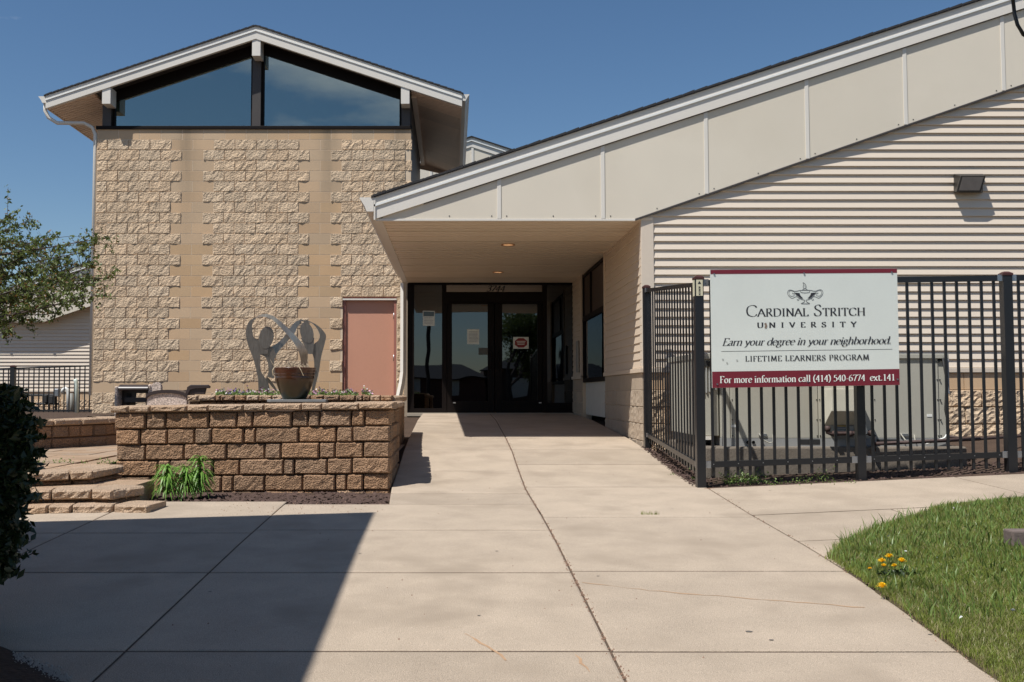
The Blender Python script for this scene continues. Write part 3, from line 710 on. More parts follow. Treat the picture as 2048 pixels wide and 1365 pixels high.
# downspout beside the entrance
dx = P(807, 600, YE - .1).x; yd = YE - .12
mb = MB(); pth = [Vector((dx, yd, ZS - .012)), Vector((dx, yd, P(807, 745, yd).z)), P(804, 765, yd), P(797.5, 795, yd), P(798, 826, yd)]
for q in pth: pass
mb.tube(pth, .058, 4); mb.obj('downspout', TRIM, wing)
# door bell box on the porch wall
bell = MB().box(XW - .05, XW - .02, 17.5, 17.75, P(1163, 745, 17.6).z, P(1163, 682, 17.6).z).obj('intercom_box', M('grey_plastic', (.30, .28, .24), .5), wing, bev=.01)
# house number on the transom
# ================================================================== LETTERING (broad-nib pen strokes)
GL = {
'A': (.72, 'L 0 0 .34 1|L .34 1 .70 0|L .13 .36 .56 .36|s 0 0 .10|s .68 0 .12'),
'B': (.60, 'L .12 0 .12 1|C .12 1 .40 .98 .47 .77 .38 .56 .12 .54|C .12 .54 .44 .50 .54 .28 .42 .04 .12 0|s .10 0 .08|s .10 1 .08'),
'C': (.74, 'C .69 .80 .62 .94 .40 1.0 .14 .86 .05 .5 .14 .14 .42 0 .62 .06 .70 .20'),
'D': (.78, 'L .12 0 .12 1|C .12 1 .42 1 .66 .82 .72 .5 .64 .16 .40 0 .12 0|s .1 0 .08|s .1 1 .08'),
'E': (.56, 'L .12 0 .12 1|L .12 1 .50 1 .50 .86|L .12 .53 .40 .53|L .12 0 .52 0 .55 .16|s .1 0 .08|s .1 1 .08'),
'F': (.52, 'L .12 0 .12 1|L .12 1 .50 1 .50 .86|L .12 .52 .40 .52|s .13 0 .14|s .1 1 .08'),
'G': (.78, 'C .69 .80 .62 .94 .40 1.0 .14 .86 .05 .5 .14 .14 .42 0 .60 .04 .68 .10|L .68 .08 .68 .42|s .66 .42 .12'),
'H': (.80, 'L .13 0 .13 1|L .67 0 .67 1|L .13 .52 .67 .52|s .13 0 .12|s .13 1 .12|s .67 0 .12|s .67 1 .12'),
'I': (.34, 'L .17 0 .17 1|s .17 0 .13|s .17 1 .13'),
'L': (.56, 'L .13 0 .13 1|L .13 0 .50 0 .54 .18|s .13 1 .13|s .1 0 .08'),
'M': (.92, 'L .12 0 .18 1|L .18 1 .46 .08|L .46 .08 .74 1|L .74 1 .80 0|s .12 0 .12|s .80 0 .13|s .14 1 .08|s .78 1 .08'),
'N': (.80, 'L .13 0 .13 1|L .13 1 .68 0|L .68 0 .68 1|s .13 0 .12|s .10 1 .09|s .68 1 .12'),
'O': (.80, 'O .40 .5 .34 .5'),
'P': (.58, 'L .12 0 .12 1|C .12 1 .42 1 .53 .76 .42 .50 .12 .46|s .12 0 .13|s .1 1 .08'),
'R': (.66, 'L .12 0 .12 1|C .12 1 .42 1 .51 .77 .40 .54 .12 .50|L .30 .50 .60 .02|s .12 0 .12|s .1 1 .08|s .63 0 .07'),
'S': (.54, 'C .45 .82 .38 .97 .22 .98 .08 .82 .14 .62 .36 .46 .47 .26 .38 .04 .20 .0 .06 .08 .04 .24'),
'T': (.66, 'L .33 0 .33 1|L .03 .86 .04 1 .62 1 .63 .86|s .33 0 .14'),
'U': (.78, 'C .12 1 .12 .34 .20 .06 .40 0 .58 .06 .66 .34 .66 1|s .12 1 .12|s .66 1 .12'),
'V': (.70, 'L .06 1 .36 0|L .36 0 .64 1|s .06 1 .12|s .64 1 .10'),
'Y': (.66, 'L .04 1 .33 .48|L .33 .48 .62 1|L .33 .5 .33 0|s .33 0 .13|s .05 1 .10|s .61 1 .10'),
'a': (.48, 'C .08 .54 .20 .64 .34 .60 .36 .44 .36 .08 .44 .02|C .36 .38 .12 .30 .06 .14 .16 .01 .28 .04 .36 .14'),
'b': (.54, 'L .11 1 .11 .02|C .11 .52 .26 .65 .44 .54 .48 .32 .40 .06 .24 0 .11 .06|s .07 1 .06'),
'c': (.44, 'C .40 .52 .30 .64 .12 .56 .05 .32 .12 .08 .26 0 .40 .09'),
'd': (.54, 'L .43 1 .43 .02|C .43 .52 .28 .65 .12 .56 .05 .32 .12 .06 .26 0 .43 .12|s .39 1 .06|s .47 .01 .05'),
'e': (.46, 'C .07 .36 .41 .40 .38 .58 .24 .65 .10 .54 .05 .32 .12 .07 .26 0 .40 .10'),
'f': (.33, 'C .42 .95 .32 1.04 .20 .96 .17 .76 .17 0|L .03 .62 .34 .62|s .17 0 .12'),
'g': (.50, 'O .22 .44 .14 .19|C .14 .26 .06 .16 .14 .08 .38 .04 .46 -.10 .38 -.26 .18 -.30 .04 -.20 .06 -.06 .18 .06|L .33 .60 .46 .62'),
'h': (.56, 'L .11 1 .11 0|C .11 .50 .24 .64 .38 .62 .44 .46 .44 0|s .11 0 .10|s .44 0 .10|s .07 1 .06'),
'i': (.28, 'L .14 .62 .14 0|s .14 0 .10|s .10 .62 .06|O .14 .88 .03 .03'),
'l': (.28, 'L .14 1 .14 0|s .14 0 .10|s .10 1 .06'),
'm': (.84, 'L .11 .62 .11 0|C .11 .50 .24 .64 .36 .62 .41 .46 .41 0|C .41 .50 .54 .64 .66 .62 .71 .46 .71 0|s .11 0 .10|s .41 0 .10|s .71 0 .10|s .07 .62 .06'),
'n': (.56, 'L .11 .62 .11 0|C .11 .50 .24 .64 .38 .62 .44 .46 .44 0|s .11 0 .10|s .44 0 .10|s .07 .62 .06'),
'o': (.54, 'O .26 .32 .20 .32'),
'r': (.38, 'L .11 .62 .11 0|C .11 .46 .20 .62 .36 .60|s .12 0 .11|s .07 .62 .06'),
't': (.34, 'C .16 .80 .15 .20 .18 .04 .26 0 .36 .06|L .04 .62 .34 .62'),
'u': (.56, 'C .11 .62 .11 .20 .16 .03 .26 .0 .43 .14|L .43 .62 .43 .02|s .48 .01 .06|s .07 .62 .06|s .39 .62 .06'),
'x': (.50, 'L .06 .62 .42 0|L .42 .62 .06 0|s .07 .62 .08|s .42 .62 .08|s .06 0 .08|s .43 0 .08'),
'y': (.50, 'L .06 .62 .27 .04|C .45 .62 .27 .04 .16 -.24 .04 -.28|s .06 .62 .08|s .44 .62 .07'),
'.': (.24, 'O .11 .045 .028 .028'), '-': (.34, 'L .05 .33 .29 .33'),
'(': (.32, 'C .28 1.04 .12 .74 .08 .40 .12 .08 .28 -.20'), ')': (.32, 'C .04 1.04 .20 .74 .24 .40 .20 .08 .04 -.20'),
'0': (.52, 'O .25 .47 .19 .47'), '1': (.52, 'L .27 .94 .27 0|L .27 .94 .12 .82|s .27 0 .14'),
'4': (.52, 'L .36 .94 .36 0|L .36 .94 .04 .28 .48 .28|s .36 0 .10'),
'5': (.50, 'L .44 .92 .16 .92 .13 .54|C .13 .54 .34 .56 .45 .32 .34 .04 .16 0 .05 .08'),
'6': (.52, 'C .42 .94 .20 .78 .07 .42 .12 .08 .26 0 .42 .10 .45 .32 .36 .52 .20 .54 .09 .40'),
'7': (.50, 'L .06 .80 .07 .92 .46 .92|L .46 .92 .18 0'), '3': (.50, 'C .08 .78 .20 .94 .38 .90 .40 .66 .22 .52 .42 .42 .44 .16 .28 .0 .06 .08'),
' ': (.28, ''),
}
def crom(p, n=6):
    out = []; q = [p[0]] + p + [p[-1]]
    for i in range(1, len(q) - 2):
        a, b, c, d = map(np.array, q[i - 1:i + 3])
        for k in range(n):
            t = k / n; out.append(tuple(.5 * ((2 * b) + (-a + c) * t + (2 * a - 5 * b + 4 * c - d) * t * t + (-a + 3 * b - 3 * c + d) * t ** 3)))
    return out + [tuple(p[-1])]
def pen(text, x0, x1, base, cap, weight=.10, hair=.035, italic=0, spacing=0, small=None):
    """returns (verts2d, quads) of the text written between x0 and x1; small: height factor for lower-case-as-small-capitals"""
    strokes = []; x = 0
    for ch in text:
        k = 1.0; g = ch
        if small and ch.islower(): g = ch.upper(); k = small
        wd, s = GL[g]
        for st in (s.split('|') if s else []):
            q = st.split(); kind = q[0]; n = [float(t) for t in q[1:]]
            if kind == 's': strokes.append(([(x + k * (n[0] - n[2]), k * n[1]), (x + k * (n[0] + n[2]), k * n[1])], True)); continue
            if kind == 'O': pts = [(n[0] + n[2] * math.cos(a * math.pi / 10), n[1] + n[3] * math.sin(a * math.pi / 10)) for a in range(21)]
            else:
                pts = [(n[i], n[i + 1]) for i in range(0, len(n), 2)]
                if kind == 'C': pts = crom(pts)
            if kind == 'L' and len(pts) > 2:
                for a, b in zip(pts[:-1], pts[1:]): strokes.append(([(x + k * a[0], k * a[1]), (x + k * b[0], k * b[1])], False))
            else: strokes.append(([(x + k * a, k * b) for a, b in pts], False))
        x += wd * k + spacing
    tot = x - spacing; sx = (x1 - x0) / tot; V = []; Q = []
    nib = np.array([math.cos(R(18)), math.sin(R(18))]) * weight
    for li, (pts, serif) in enumerate(strokes):
        p = np.array(pts, float); d = np.gradient(p, axis=0); d /= np.maximum(np.linalg.norm(d, axis=1, keepdims=True), 1e-6)
        nn = np.stack([-d[:, 1], d[:, 0]], 1); wdt = np.maximum(np.abs(nn @ nib), hair) if not serif else np.full(len(p), hair)
        a = p + nn * wdt[:, None] / 2; b = p - nn * wdt[:, None] / 2
        base_i = len(V)
        for i in range(len(p)):
            for q in (a[i], b[i]): V.append((x0 + (q[0] + italic * q[1]) * sx, base + q[1] * cap, li))
        for i in range(len(p) - 1): Q.append((base_i + 2 * i, base_i + 2 * i + 1, base_i + 2 * i + 3, base_i + 2 * i + 2))
    return V, Q

# ================================================================== SIGN
YSG = 8.86
sign = thing('notice_board', 'large white and maroon university sign with lamp emblem, fixed to black fence', 'sign', (P(1610, 960, YSG).x, YSG, gz(P(1610, 960, YSG).x, YSG)))
s00, s10, s11, s01 = P(1420.5, 540, YSG), P(1794, 537.5, YSG), P(1799.5, 770.5, YSG), P(1424.5, 776.5, YSG)
def SG(x, y, d=0):                             # sign coordinates: x 102..1935, y 92..1237
    u = (x - 102) / 1833; t = (y - 92) / 1145
    q = (s00 * (1 - u) + s10 * u) * (1 - t) + (s01 * (1 - u) + s11 * u) * t
    return Vector((q.x, q.y - d, q.z))
SWH = M('sign_white', (.68, .71, .655), .35, .05, 3, .02, 60, spec=.5); SMR = M('sign_maroon', (.17, .016, .028), .4, .08, 4); SINK = M('sign_ink', (.03, .03, .035), .45); SGREY = M('sign_grey_ink', (.16, .17, .17), .45); SPALE = M('sign_pale_ink', (.78, .80, .74), .4)
MB().prism([SG(102, 92), SG(1935, 92), SG(1935, 1237), SG(102, 1237)], (0, .012, 0)).obj('sign_panel', SWH, sign)
def sgpoly(pts, d, th=.0008): return MB().prism([SG(x, y, d) for x, y in pts], (0, th, 0))
for (ya, yb) in ((93, 134), (1080, 1236)): sgpoly([(103, ya), (1934, ya), (1934, yb), (103, yb)], .0014).obj('maroon_band', SMR, sign)
def sgtext(name, m, text, x0, x1, base, cap, d=.0016, **k):
    V, Q = pen(text, x0, x1, 0, 1, **k)
    v = [SG(x, base - y * cap, d + li * .00002) for x, y, li in V]
    return npmesh(name, v, Q, m, sign, kind='stuff')
sgtext('lettering', SINK, 'Cardinal Stritch', 447, 1612, 550, 108, weight=.11, hair=.035, small=.68, spacing=.05)
sgtext('lettering', SINK, 'UNIVERSITY', 552, 1522, 660, 48, weight=.20, hair=.07, spacing=.72)
sgtext('lettering', SINK, 'Earn your degree in your neighborhood.', 206, 1858, 830, 70, weight=.125, hair=.05, italic=.24, spacing=-.005)
sgtext('lettering', SINK, 'LIFETIME LEARNERS PROGRAM', 430, 1640, 985, 50, weight=.17, hair=.06, spacing=.13)
sgtext('lettering', SPALE, 'For more information call (414) 540-6774  ext.141', 178, 1890, 1190, 64, d=.0030, weight=.155, hair=.06, spacing=.02)
sgpoly([(196, 884), (1870, 884), (1870, 887), (196, 887)], .0012).obj('rule_line', SINK, sign)
# lamp emblem
ex_ = lambda x, y: (855 + (x - 290) * (348 / 1340), 220 + (y - 280) * (213 / 820))
def ln(pts, wdt, m=SGREY, closed=False, sm=True):
    p = [ex_(*q) for q in pts]; p = crom(p + ([p[0]] if closed else [])) if sm else p
    a = np.array(p); d = np.gradient(a, axis=0); d /= np.maximum(np.linalg.norm(d, axis=1, keepdims=True), 1e-6); nn = np.stack([-d[:, 1], d[:, 0]], 1)
    V = []; 
    global _ll; _ll += 1
    for i in range(len(a)):
        for s in (1, -1): V.append(SG(a[i, 0] + s * nn[i, 0] * wdt / 2, a[i, 1] + s * nn[i, 1] * wdt / 2, .0014 + _ll * .00003))
    Q = [(2 * i, 2 * i + 1, 2 * i + 3, 2 * i + 2) for i in range(len(a) - 1)]
    n = len(EV); EV.extend(V); EF.extend([tuple(k + n for k in q) for q in Q])
_ll = 0; EV = []; EF = []
for mir in (0, 1):
    mm = (lambda pts: [(1900 - x + 18, y) for x, y in pts]) if mir else (lambda pts: pts)
    ln(mm([(560, 620), (440, 575), (350, 575), (300, 640), (300, 730), (360, 820), (460, 885), (560, 840), (640, 825)]), 5)
    ln(mm([(545, 640), (440, 600), (370, 610), (345, 680), (370, 770), (440, 808), (520, 790), (560, 730)]), 4)
    ln(mm([(545, 650), (560, 690), (520, 715), (480, 700), (490, 675)]), 5)
    ln(mm([(560, 620), (650, 615), (760, 590), (960, 585)]), 6)
    ln(mm([(575, 690), (680, 850), (820, 930), (920, 950)]), 5)
    ln(mm([(700, 850), (720, 920), (690, 960), (650, 940), (665, 915)]), 5)
    ln(mm([(930, 950), (925, 1010), (860, 1055), (800, 1090), (960, 1095)]), 6)
ln([(880, 290), (960, 350), (1000, 430), (980, 500), (930, 520), (885, 470), (900, 390), (880, 290)], 5)
ln([(940, 380), (960, 430), (945, 460)], 4)
ln([(850, 575), (900, 540), (950, 520), (1000, 540), (1050, 580)], 5)
ln([(770, 600), (800, 660), (950, 682), (1110, 662), (1130, 600)], 5)
npmesh('lamp_outline', EV, EF, SGREY, sign)
for mir in (0, 1):
    q = [(560, 675), (745, 690), (760, 760), (820, 840), (880, 890), (790, 890), (700, 820), (620, 740)]
    if mir: q = [(1918 - x, y) for x, y in q]
    sgpoly([ex_(*t) for t in q], .0032).obj('lamp_shading', SINK, sign)
for (x, y) in ((138, 134), (1020, 133), (1880, 128), (150, 1200), (1912, 1180), (1036, 1188)):
    c = SG(x, y, .004); MB().lathe([(.001, .0), (.008, .0), (.008, .004)], (0, 0, 0), 10).obj('screw', STEEL, sign, loc=c, rot=(R(90), 0, 0))
sgpoly([(620, 620), (640, 612), (650, 640), (640, 668), (622, 660), (630, 640)], .0034).obj('scuff', M('scuff', (.22, .16, .12), .8), sign)
for (x, y) in ((210, 965), (250, 1000), (348, 975)):
    sgpoly([(x - 9, y - 9), (x + 8, y - 8), (x + 10, y + 9), (x - 5, y + 8)], .0020).obj('dent', M('dent', (.40, .42, .39), .5), sign)

# house number and notices
V, Q = pen('3744', P(972, 576, YE).x, P(1008.5, 576, YE).x, P(990, 582.8, YE).z, P(990, 571, YE).z - P(990, 582.8, YE).z, weight=.15, hair=.10, italic=.25)
hn = npmesh('house_number', [(x, YE + .016 - li * .0002, y) for x, y, li in V], Q, M('number_black', (.01, .01, .01), .4)); tag(hn, 'black italic numerals 3744 on the glass above the doors', 'house number')
PAPER = M('paper', (.80, .80, .68), .8, .12, 12, .2, 70); PAPER2 = M('paper_print', (.25, .27, .26), .8, .5, 60)
def paper(u0, u1, v0, v1, label, m=PAPER, skew=0, lines=0, cat='notice', header=None):
    a, b, c, d = P(u0, v0, YE + .014), P(u1, v0 + skew, YE + .014), P(u1, v1, YE + .014), P(u0 + skew, v1 - skew, YE + .014)
    t = thing('paper_notice', label, cat, (d.x, YE + .014, d.z)); t.name = 'paper_notice'
    MB().prism([a, b, c, d], (0, .0015, 0)).obj('sheet', m, t)
    if header: MB().prism([P(u0 + 1.3, v0 + 1.5, YE + .012), P(u1 - 1.3, v0 + 1.5 + skew, YE + .012), P(u1 - 1.3, header, YE + .012), P(u0 + 1.3, header, YE + .012)], (0, .001, 0)).obj('printed_picture', M('notice_blue', (.12, .17, .18), .6), t)
    if lines:
        mb = MB()
        for i in range(lines):
            v = v0 + (v1 - v0) * (.16 + .72 * i / lines) if not header else header + 2 + (v1 - header - 4) * i / lines
            mb.prism([P(u0 + 3, v, YE + .0125), P(u1 - 3 - random.uniform(0, 4), v + skew * .5, YE + .0125), P(u1 - 3, v + .7, YE + .0125), P(u0 + 3, v + .7, YE + .0125)], (0, .0008, 0))
        mb.obj('printed_lines', PAPER2, t)
    return t
paper(845.5, 869.5, 622, 652.5, 'pale notice with blue picture on the narrow left glass panel', skew=.5, lines=5, header=633)
paper(934.5, 958.5, 659, 689, 'plain cream sheet taped inside the left glass door', lines=8)
paper(957, 976, 696, 710, 'faint grey strip of paper low on the left glass door', m=M('faint_paper', (.12, .12, .10), .8))
oc = paper(1026.5, 1057.5, 674.5, 698, 'white sticker with red octagon on the right glass door', cat='sticker')
cc = P(1042, 686.2, YE + .011); r_ = .125
MB().prism([(cc.x + r_ * math.cos(R(22.5 + 45 * i)), cc.y, cc.z + r_ * .78 * math.sin(R(22.5 + 45 * i))) for i in range(8)], (0, .001, 0)).obj('red_octagon', M('octagon_red', (.28, .03, .025), .5), oc)
mb = MB()
for k_, dz in enumerate((.022, -.006, -.034)): mb.box(cc.x - .085 + .01 * k_, cc.x + .085 - .01 * k_, cc.y - .0016, cc.y - .0002, cc.z + dz, cc.z + dz + .012)
mb.obj('printed_lines', PAPER, oc)

# ================================================================== FENCES
YN, YB_ = 9.0, 9.12                            # front run: corner depth, right depth
def yfront(x): return YN + (x - 2.28) * .045
def picket(mb, x, y, z0, z1, s=.0127, yaw=0): mb.box(x - s, x + s, y - s, y + s, z0, z1)
pk = MB().box(-.0125, .0125, -.007, .007, 0, 1).mesh('picket', BLACK); pk2 = MB().box(-.0065, .0065, -.0118, .0118, 0, 1).mesh('picket', BLACK)
xc = P(1399, 760, YN).x
xq = [P(u, 760, yfront(3 + i)).x for i, u in enumerate((1399, 1717, 2018))]
fence = thing('metal_fence', 'black picket fence panels running behind and right of the white sign', 'fence', (xq[1], yfront(xq[1]), gz(xq[1], 9)))
def rail_z(x, which):                          # heights follow the sloping ground
    y = yfront(x); t = (x - xc) / (xq[2] - xc)
    v = {'t0': (561, 551.5), 't1': (572, 562.5), 'b0': (924, 903.5), 'b1': (936, 915), 'pb': (953, 936), 'g': (974, 941)}[which]
    u = 1399 + t * 619; vv = v[0] + (v[1] - v[0]) * t
    return P(u, vv, y).z
def post(x, y, ztop, parent, s=.038, zb=None, cap=True, m=BLACK):
    zb = gz(x, y) - .08 if zb is None else zb
    o = MB().box(x - s, x + s, y - s, y + s, zb, ztop).obj('post', m, parent, bev=.004)
    if cap: MB().add([(x - s * 1.12, y - s * 1.12, ztop), (x + s * 1.12, y - s * 1.12, ztop), (x + s * 1.12, y + s * 1.12, ztop), (x - s * 1.12, y + s * 1.12, ztop)] + [(x - s * 1.12, y - s * 1.12, ztop + .02), (x + s * 1.12, y - s * 1.12, ztop + .02), (x + s * 1.12, y + s * 1.12, ztop + .02), (x - s * 1.12, y + s * 1.12, ztop + .02)] + [(x - s * .5, y - s * .5, ztop + .038), (x + s * .5, y - s * .5, ztop + .038), (x + s * .5, y + s * .5, ztop + .038), (x - s * .5, y + s * .5, ztop + .038)], [(0, 3, 2, 1), (0, 1, 5, 4), (1, 2, 6, 5), (2, 3, 7, 6), (3, 0, 4, 7), (4, 5, 9, 8), (5, 6, 10, 9), (6, 7, 11, 10), (7, 4, 8, 11), (8, 9, 10, 11)]).obj('post_cap', M('cap_rust', (.06, .018, .014), .5), o)
    return o
cpost = post(xc, YN, P(1396, 560, YN).z, fence, .040, m=BLACK)
post(xq[1], yfront(xq[1]), P(1717, 690, yfront(xq[1])).z, fence)
post(xq[2], yfront(xq[2]), P(2014, 552, yfront(xq[2])).z, fence, .042)
xe = xq[2] + 2.4
post(xe, yfront(xe), rail_z(xe, 't0') + .03, fence)
for (xa, xb) in ((xc, xq[1]), (xq[1], xq[2]), (xq[2], xe)):
    for r0, r1 in (('t1', 't0'), ('b1', 'b0')):
        mb = MB(); a, b = xa + .04, xb - .04
        ya, yb = yfront(a), yfront(b)
        mb.add([(a, ya - .02, rail_z(a, r0)), (b, yb - .02, rail_z(b, r0)), (b, yb + .02, rail_z(b, r0)), (a, ya + .02, rail_z(a, r0)), (a, ya - .02, rail_z(a, r1)), (b, yb - .02, rail_z(b, r1)), (b, yb + .02, rail_z(b, r1)), (a, ya + .02, rail_z(a, r1))],
               [(0, 3, 2, 1), (4, 5, 6, 7), (0, 1, 5, 4), (1, 2, 6, 5), (2, 3, 7, 6), (3, 0, 4, 7)])
        mb.obj('rail', BLACK, fence)
        for x_, s_ in ((a, 1), (b, -1)):
            if r0 == 't1' and xc < x_ < xq[1] + .1 and x_ > xc + .2: continue
            z_ = rail_z(x_, r0); MB().box(x_ - .002 * s_, x_ + .05 * s_, yfront(x_) - .026, yfront(x_) - .0205, z_ - .004, z_ + .058).obj('bracket', STEEL, fence, bev=.002)
    n = max(2, round((xb - xa) / .118)); 
    for i in range(1, n):
        x = xa + (xb - xa) * i / n; y = yfront(x); z0 = rail_z(x, 'pb'); z1 = rail_z(x, 't0') - .004
        link('picket', pk, fence, (x, y, z0), scale=(1, 1, z1 - z0))
        if i % 2: MB().box(x - .004, x + .004, y - .024, y - .0195, rail_z(x, 'b0') - .03, rail_z(x, 'b0') - .022).obj('screw', STEEL, fence)
# little maker's plate on the corner post
pl = MB(); z1 = P(1400, 561, YN).z; z0 = P(1400, 593, YN).z
pl.box(xc - .03, xc + .03, YN - .0445, YN - .041, z0, z1); pl.box(xc - .0445, xc - .041, YN - .03, YN + .03, z0, z1)
pl = pl.obj('maker_plate', M('plate_cream', (.60, .56, .40), .5), fence)
vv, qq = [], []
for k_, ch in enumerate('MUNSON'):
    V, Q = pen(ch, 0, .013, 0, .016, weight=.22, hair=.12)
    n = len(vv); zc_ = z1 - .062 - k_ * .0135
    vv += [(xc + .0 + y - .008, YN - .0452 - li * .0001, zc_ - x) for x, y, li in V]; qq += [tuple(i + n for i in q) for q in Q]
npmesh('lettering', vv, qq, SINK, fence, kind='stuff')
MB().prism([(xc - .012, YN - .0452, z1 - .03), (xc, YN - .0452, z1 - .012), (xc + .012, YN - .0452, z1 - .03), (xc + .016, YN - .0452, z1 - .04), (xc - .016, YN - .0452, z1 - .04)], (0, .0005, 0)).obj('emblem', SINK, fence)
# return run beside the ramp
run = thing('metal_fence', 'black picket fence run beside the ramp between corner post and building', 'fence', (xc, 10.2, gz(xc, 10.2)))
YR2 = 11.42
post(xc, YR2, P(1293, 577, YR2).z, run, .038)
def rz2(y, which):
    t = (y - YN) / (YR2 - YN); v = {'t0': (565, 578), 't1': (573, 585), 'b0': (927, 866), 'b1': (938, 873), 'pb': (952, 884)}[which]
    za = P(1399, v[0], YN).z; zb = P(1293, v[1], YR2).z
    return za + (zb - za) * t
for r0, r1 in (('t1', 't0'), ('b1', 'b0')):
    a, b = YN + .04, YR2 - .04
    MB().add([(xc - .02, a, rz2(a, r0)), (xc + .02, a, rz2(a, r0)), (xc + .02, b, rz2(b, r0)), (xc - .02, b, rz2(b, r0)), (xc - .02, a, rz2(a, r1)), (xc + .02, a, rz2(a, r1)), (xc + .02, b, rz2(b, r1)), (xc - .02, b, rz2(b, r1))],
             [(0, 3, 2, 1), (4, 5, 6, 7), (0, 1, 5, 4), (1, 2, 6, 5), (2, 3, 7, 6), (3, 0, 4, 7)]).obj('rail', BLACK, run)
    for y_, s_ in ((a, 1), (b, -1)): MB().box(xc - .027, xc - .021, y_, y_ + .06 * s_, rz2(y_, r0) - .004, rz2(y_, r1) + .004).obj('bracket', STEEL, run)
n = 20
for i in range(1, n):
    y = YN + (YR2 - YN) * i / n; z0, z1 = rz2(y, 'pb'), rz2(y, 't0') - .004
    link('picket', pk2, run, (xc, y, z0), scale=(1, 1, z1 - z0))

# ================================================================== AIR CONDITIONER ON ITS PAD
YP = 9.75
pad = MB(); x0, x1 = P(1409, 900, YP).x, P(1935, 900, YP).x; zp = P(1600, 894, YP).z
pad.box(x0, x1, YP, 11.35, bedz(3, 9.7) - .1, zp); padt = tag(pad.obj('concrete_pad', M('pad_concrete', (.18, .15, .118), .95, .3, 4, .2, 90, .6, 70, .006), bev=.02), 'rough concrete pad under the air conditioner behind the fence', 'concrete pad')
ACC = M('unit_paint', (.44, .42, .355), .55, .05, 2, .03, 60, stain=(.40, .375, .31), sscale=1.5); ACD = M('unit_dark', (.02, .02, .02), .7); ACB = M('unit_blue_grey', (.30, .32, .36), .5)
YA = YP + .07
ac = thing('air_conditioner', 'big tan packaged air conditioning unit on a concrete pad behind the fence', 'air conditioner', (P(1650, 890, YA).x, YA, zp))
def au(u): return P(u, 800, YA).x
def av(v): return P(1650, v, YA).z
zr = av(877); MB().box(au(1446), au(1893), YA, 11.2, zp, zr).obj('base_rail', M('base_rail', (.30, .30, .29), .6), ac)
for a, b in ((1597, 1638), (1752, 1792)): MB().box(au(a), au(b), YA - .004, YA + .02, av(889), av(879)).obj('fork_slot', ACD, ac)
for a in (1494, 1505): MB().lathe([(.001, 0), (.016, 0), (.016, .01)], (0, 0, 0), 12).obj('drain_hole', ACD, ac, loc=(au(a), YA - .003, av(885)), rot=(R(90), 0, 0))
cuts = [1446, 1461, 1636, 1746, 1878, 1893]; zt = av(718)
for k_, (a, b) in enumerate(zip(cuts[:-1], cuts[1:])):
    MB().box(au(a) + .003, au(b) - .003, YA + (.012 if k_ in (0, 4) else 0), 11.15, zr, zt - (.0 if k_ < 4 else .02)).obj('side_panel', ACC, ac, bev=.005)
MB().box(au(1440), au(1898), YA - .02, 11.2, zt, av(708)).obj('top_cover', ACC, ac, bev=.006)
# low left section with louvred coil guard
zl = av(873)
MB().box(au(1400), au(1443), YA + .12, 11.15, zl, zt).obj('coil_section', ACC, ac, bev=.005)
MB().box(au(1398), au(1445), YA + .10, 11.2, zt, av(706)).obj('coil_cover', ACC, ac, bev=.005)
for i in range(6):
    u = 1405 + i * 6.3; MB().box(au(u), au(u + 2), YA + .10, YA + .118, av(790 - i * 2), av(732)).obj('louvre', M('louvre', (.42, .42, .40), .5), ac, rot=(0, 0, 0))
MB().box(au(1400), au(1445), YA + .095, YA + .117, av(733), av(722)).obj('guard_bar', ACD, ac)
MB().box(au(1400), au(1443), YA + .3, 11, zp + .02, zl).obj('underside', ACD, ac)
MB().box(au(1402), au(1430), YA + .1, YA + .13, av(881), av(874)).obj('base_edge', TRIM, ac)
# exhaust hood, label, handles
hz0, hz1, hz2 = av(822), av(850), av(778)
MB().prism([(au(1647), YA, hz2), (au(1647), YA - .20, hz2), (au(1647), YA - .20, hz0), (au(1647), YA - .015, hz1), (au(1647), YA, hz1)], (au(1712) - au(1647), 0, 0)).obj('exhaust_hood', M('hood_paint', (.62, .59, .49), .5), ac, bev=.004)
lb = MB().box(au(1672), au(1706), YA - .0035, YA, av(876), av(836)).obj('rating_label', M('label_grey', (.22, .22, .22), .5), ac)
mb = MB()
for i in range(6): mb.box(au(1674), au(1690 - (i % 2) * 3), YA - .0045, YA - .0035, av(842 + i * 4), av(840.6 + i * 4))
mb.obj('printed_lines', M('label_white', (.5, .5, .5), .5), lb); MB().box(au(1673), au(1690), YA - .0050, YA - .0036, av(853.5), av(851.5)).obj('warning_stripe', M('label_yellow', (.6, .38, .03), .5), lb)
MB().box(au(1691), au(1705), YA - .0048, YA - .0035, av(866), av(853)).obj('warning_panel', M('label_white2', (.5, .5, .48), .5), lb)
for (a, b, v0, v1) in ((1461, 1472, 855, 850), (1853, 1863, 834, 829)): MB().box(au(a), au(b), YA - .004, YA, av(v0), av(v1)).obj('sticker', WHITE, ac)
for u in (1530, 1812):
    MB().tube([(au(u - 13), YA - .01, av(868)), (au(u - 8), YA - .05, av(880)), (au(u + 4), YA - .05, av(886)), (au(u + 12), YA - .05, av(884)), (au(u + 14), YA - .01, av(870))], .006, 6).obj('lifting_bracket', ACC, ac)
    MB().box(au(u - 14), au(u + 2), YA - .012, YA, av(873), av(868)).obj('latch', STEEL, ac)
mb = MB()
for u in (1464, 1633, 1639, 1743, 1749, 1875, 1881):
    for v in (724, 760, 800, 840, 872): mb.box(au(u) - .005, au(u) + .005, YA - .005, YA + .013, av(v) - .005, av(v) + .005)
mb.obj('screw_heads', ACD, ac)
